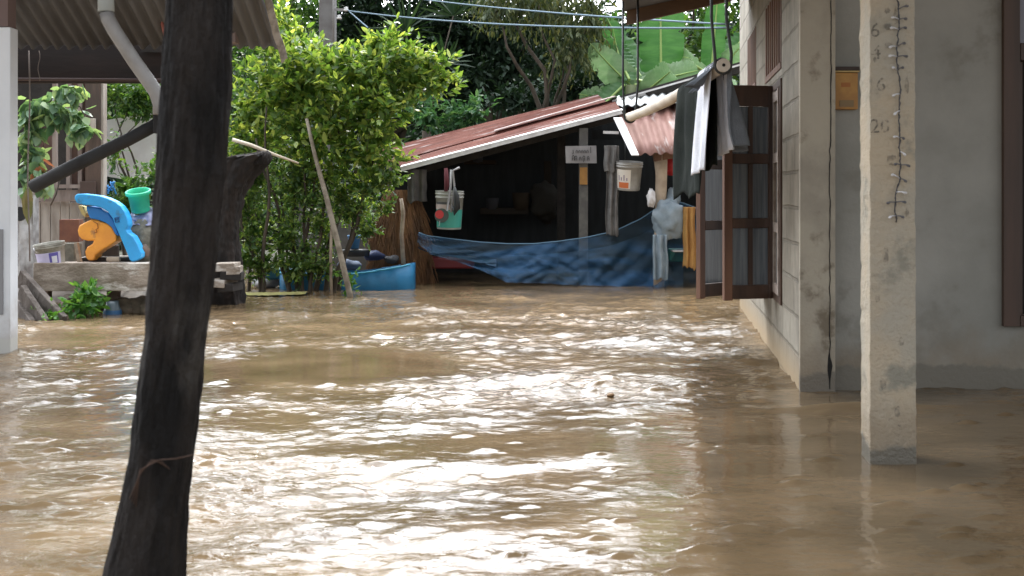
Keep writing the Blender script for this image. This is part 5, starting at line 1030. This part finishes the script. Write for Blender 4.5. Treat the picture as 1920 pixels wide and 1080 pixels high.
# ------------------------------------------------------------------ trees behind
simple_tree('tree', 1035, 15.9, [B(1010, 10, 15.8, 110, 60), B(1080, 60, 15.8, 50, 70), B(930, 20, 15.8, 60, 40), B(1060, 110, 15.8, 45, 40), B(1110, 20, 15.8, 40, 60), B(980, -60, 15.9, 110, 40)], 420, 9, .11, olive_leaf, 'tree with pale hanging olive leaves over the cords', 'tree', 61, tl=.45, droop=1.1, group='trees behind the shed', wr=.32, shell=.2, tr=.07)
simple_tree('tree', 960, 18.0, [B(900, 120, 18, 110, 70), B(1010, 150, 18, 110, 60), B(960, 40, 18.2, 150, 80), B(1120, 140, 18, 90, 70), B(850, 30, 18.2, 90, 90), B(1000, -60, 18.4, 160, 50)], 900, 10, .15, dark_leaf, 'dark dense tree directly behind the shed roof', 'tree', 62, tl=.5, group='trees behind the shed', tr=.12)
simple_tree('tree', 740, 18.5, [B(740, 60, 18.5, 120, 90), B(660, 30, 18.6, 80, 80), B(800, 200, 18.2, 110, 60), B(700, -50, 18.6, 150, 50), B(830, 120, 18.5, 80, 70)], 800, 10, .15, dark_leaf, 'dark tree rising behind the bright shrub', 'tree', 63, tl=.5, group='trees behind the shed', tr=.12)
simple_tree('tree', 470, 17.5, [B(480, 40, 17.5, 120, 90), B(380, 100, 17.5, 100, 110), B(560, -20, 17.5, 90, 70), B(430, 230, 17.2, 110, 90), B(520, 330, 17, 110, 80)], 900, 9, .12, mid_leaf, 'mid green tree behind the corrugated eave and shrub', 'tree', 64, tl=.4, group='trees behind the shed', tr=.1)
simple_tree('tree', 180, 16.5, [B(180, 120, 16.5, 130, 90), B(60, 160, 16.5, 130, 110), B(260, 230, 16.5, 90, 80), B(100, -60, 16.8, 230, 120), B(-120, 0, 17, 180, 160)], 900, 9, .14, mid_leaf, 'green tree at the far left behind the shack', 'tree', 65, tl=.45, group='trees behind the shed', tr=.12)
simple_tree('tree', 1330, 19.5, [B(1300, 0, 19.5, 160, 140), B(1450, -100, 19.5, 200, 140), B(1220, -60, 19.5, 110, 70), B(1600, -60, 20, 220, 180), B(1330, 120, 19.5, 150, 80)], 900, 9, .18, mid_leaf, 'tall green tree behind the banana plants', 'tree', 66, tl=.55, group='trees behind the shed', tr=.14)
simple_tree('bush', 820, 15.6, [B(800, 215, 15.6, 45, 30), B(850, 240, 15.6, 40, 20), B(880, 205, 15.6, 40, 22)], 110, 8, .12, leafmat('cool_green_leaf', (.03, .10, .04), (.06, .17, .07), (.13, .26, .12), .35), 'cool green bush just above the left part of the shed roof', 'bush', 67, tl=.3, tr=.03, shell=.1)
simple_tree('bush', 1010, 16.4, [B(960, 185, 16.4, 60, 30), B(1080, 160, 16.4, 60, 30), B(1020, 200, 16.4, 70, 25)], 170, 8, .13, dark_leaf, 'dark bush just above the middle of the shed roof', 'bush', 68, tl=.35, tr=.03, shell=.1)
# fan palms
def fan_palm(bx, D, fans, label, seed):
    b = base(bx, D); root = empty('fan_palm', b, label, 'palm'); g = random.Random(seed)
    MB().tube([b + Vector((0, 0, -.3)), b + Vector((0, 0, 1.9))], [.09, .07], 10, jit=.3).build('trunk', bark_brown, root)
    top = b + Vector((0, 0, 1.9)); pm_ = leafmat('palm_frond_leaf', (.012, .035, .016), (.02, .05, .02), (.035, .07, .03), .2, .8)
    for i, (px, py, r, dd) in enumerate(fans):
        c_ = P(px, py, D + dd); st = MB().tube([top, top.lerp(c_, .5) + Vector((0, 0, .1)), c_], [.015, .012, .01], 6).build('frond_stalk', bark_brown, root)
        dirn = (c_ - top).normalized(); C2, D2, S2 = [], [], []
        side = dirn.cross(Vector((0, -1, .3))).normalized()
        for k in range(19):
            t = math.radians(-100 + 200 * k / 18); C2.append(c_); D2.append(dirn * math.cos(t) + side * math.sin(t) + Vector((0, -.15, -.18))); S2.append(r * (1 - .2 * abs(t) / 2) * g.uniform(.9, 1.1))
        leafobj('frond', C2, D2, S2, pm_, root, .10, seed + i, sink=.02)
fan_palm(800, 16.8, [(835, 120, .55, -.6), (760, 60, .6, 0), (700, 100, .5, -.3), (850, 30, .6, .2), (800, 190, .5, -.5)], 'dark fan palm just right of the bright shrub', 1)
# undergrowth covering the bank up to the skyline
def under():
    g = np.random.default_rng(5); N = 60000; x = g.uniform(-17, 17, N); y = g.uniform(19, 31, N)
    z = .08 + 5.3 * np.clip((y - 19) / 12, 0, 1) ** 1.1 + g.random(N) ** 2 * (.55 + .35 * np.sin(x * 1.3) + .25 * np.sin(x * 2.9 + 1) + .7 * np.clip((np.abs(x + .3) - 3.2) / 3, 0, 2)) 
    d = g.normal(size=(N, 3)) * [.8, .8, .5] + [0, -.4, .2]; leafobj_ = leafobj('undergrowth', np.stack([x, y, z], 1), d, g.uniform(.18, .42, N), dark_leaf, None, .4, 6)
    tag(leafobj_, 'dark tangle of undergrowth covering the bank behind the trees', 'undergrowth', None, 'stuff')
under()
# floating scraps
for i, (px, py, r) in enumerate(((1145, 745, .018),)):
    D = 1.02 * F / (py - HY); tag(rock(base(px, D) + Vector((0, 0, .012)), r, i + 50, .5).build('driftwood', mat('floating_brown', (.22, .13, .06), .7)), ['small brown floating scrap in the middle glare', 'small brown floating scrap in the near glare'][i], 'driftwood')
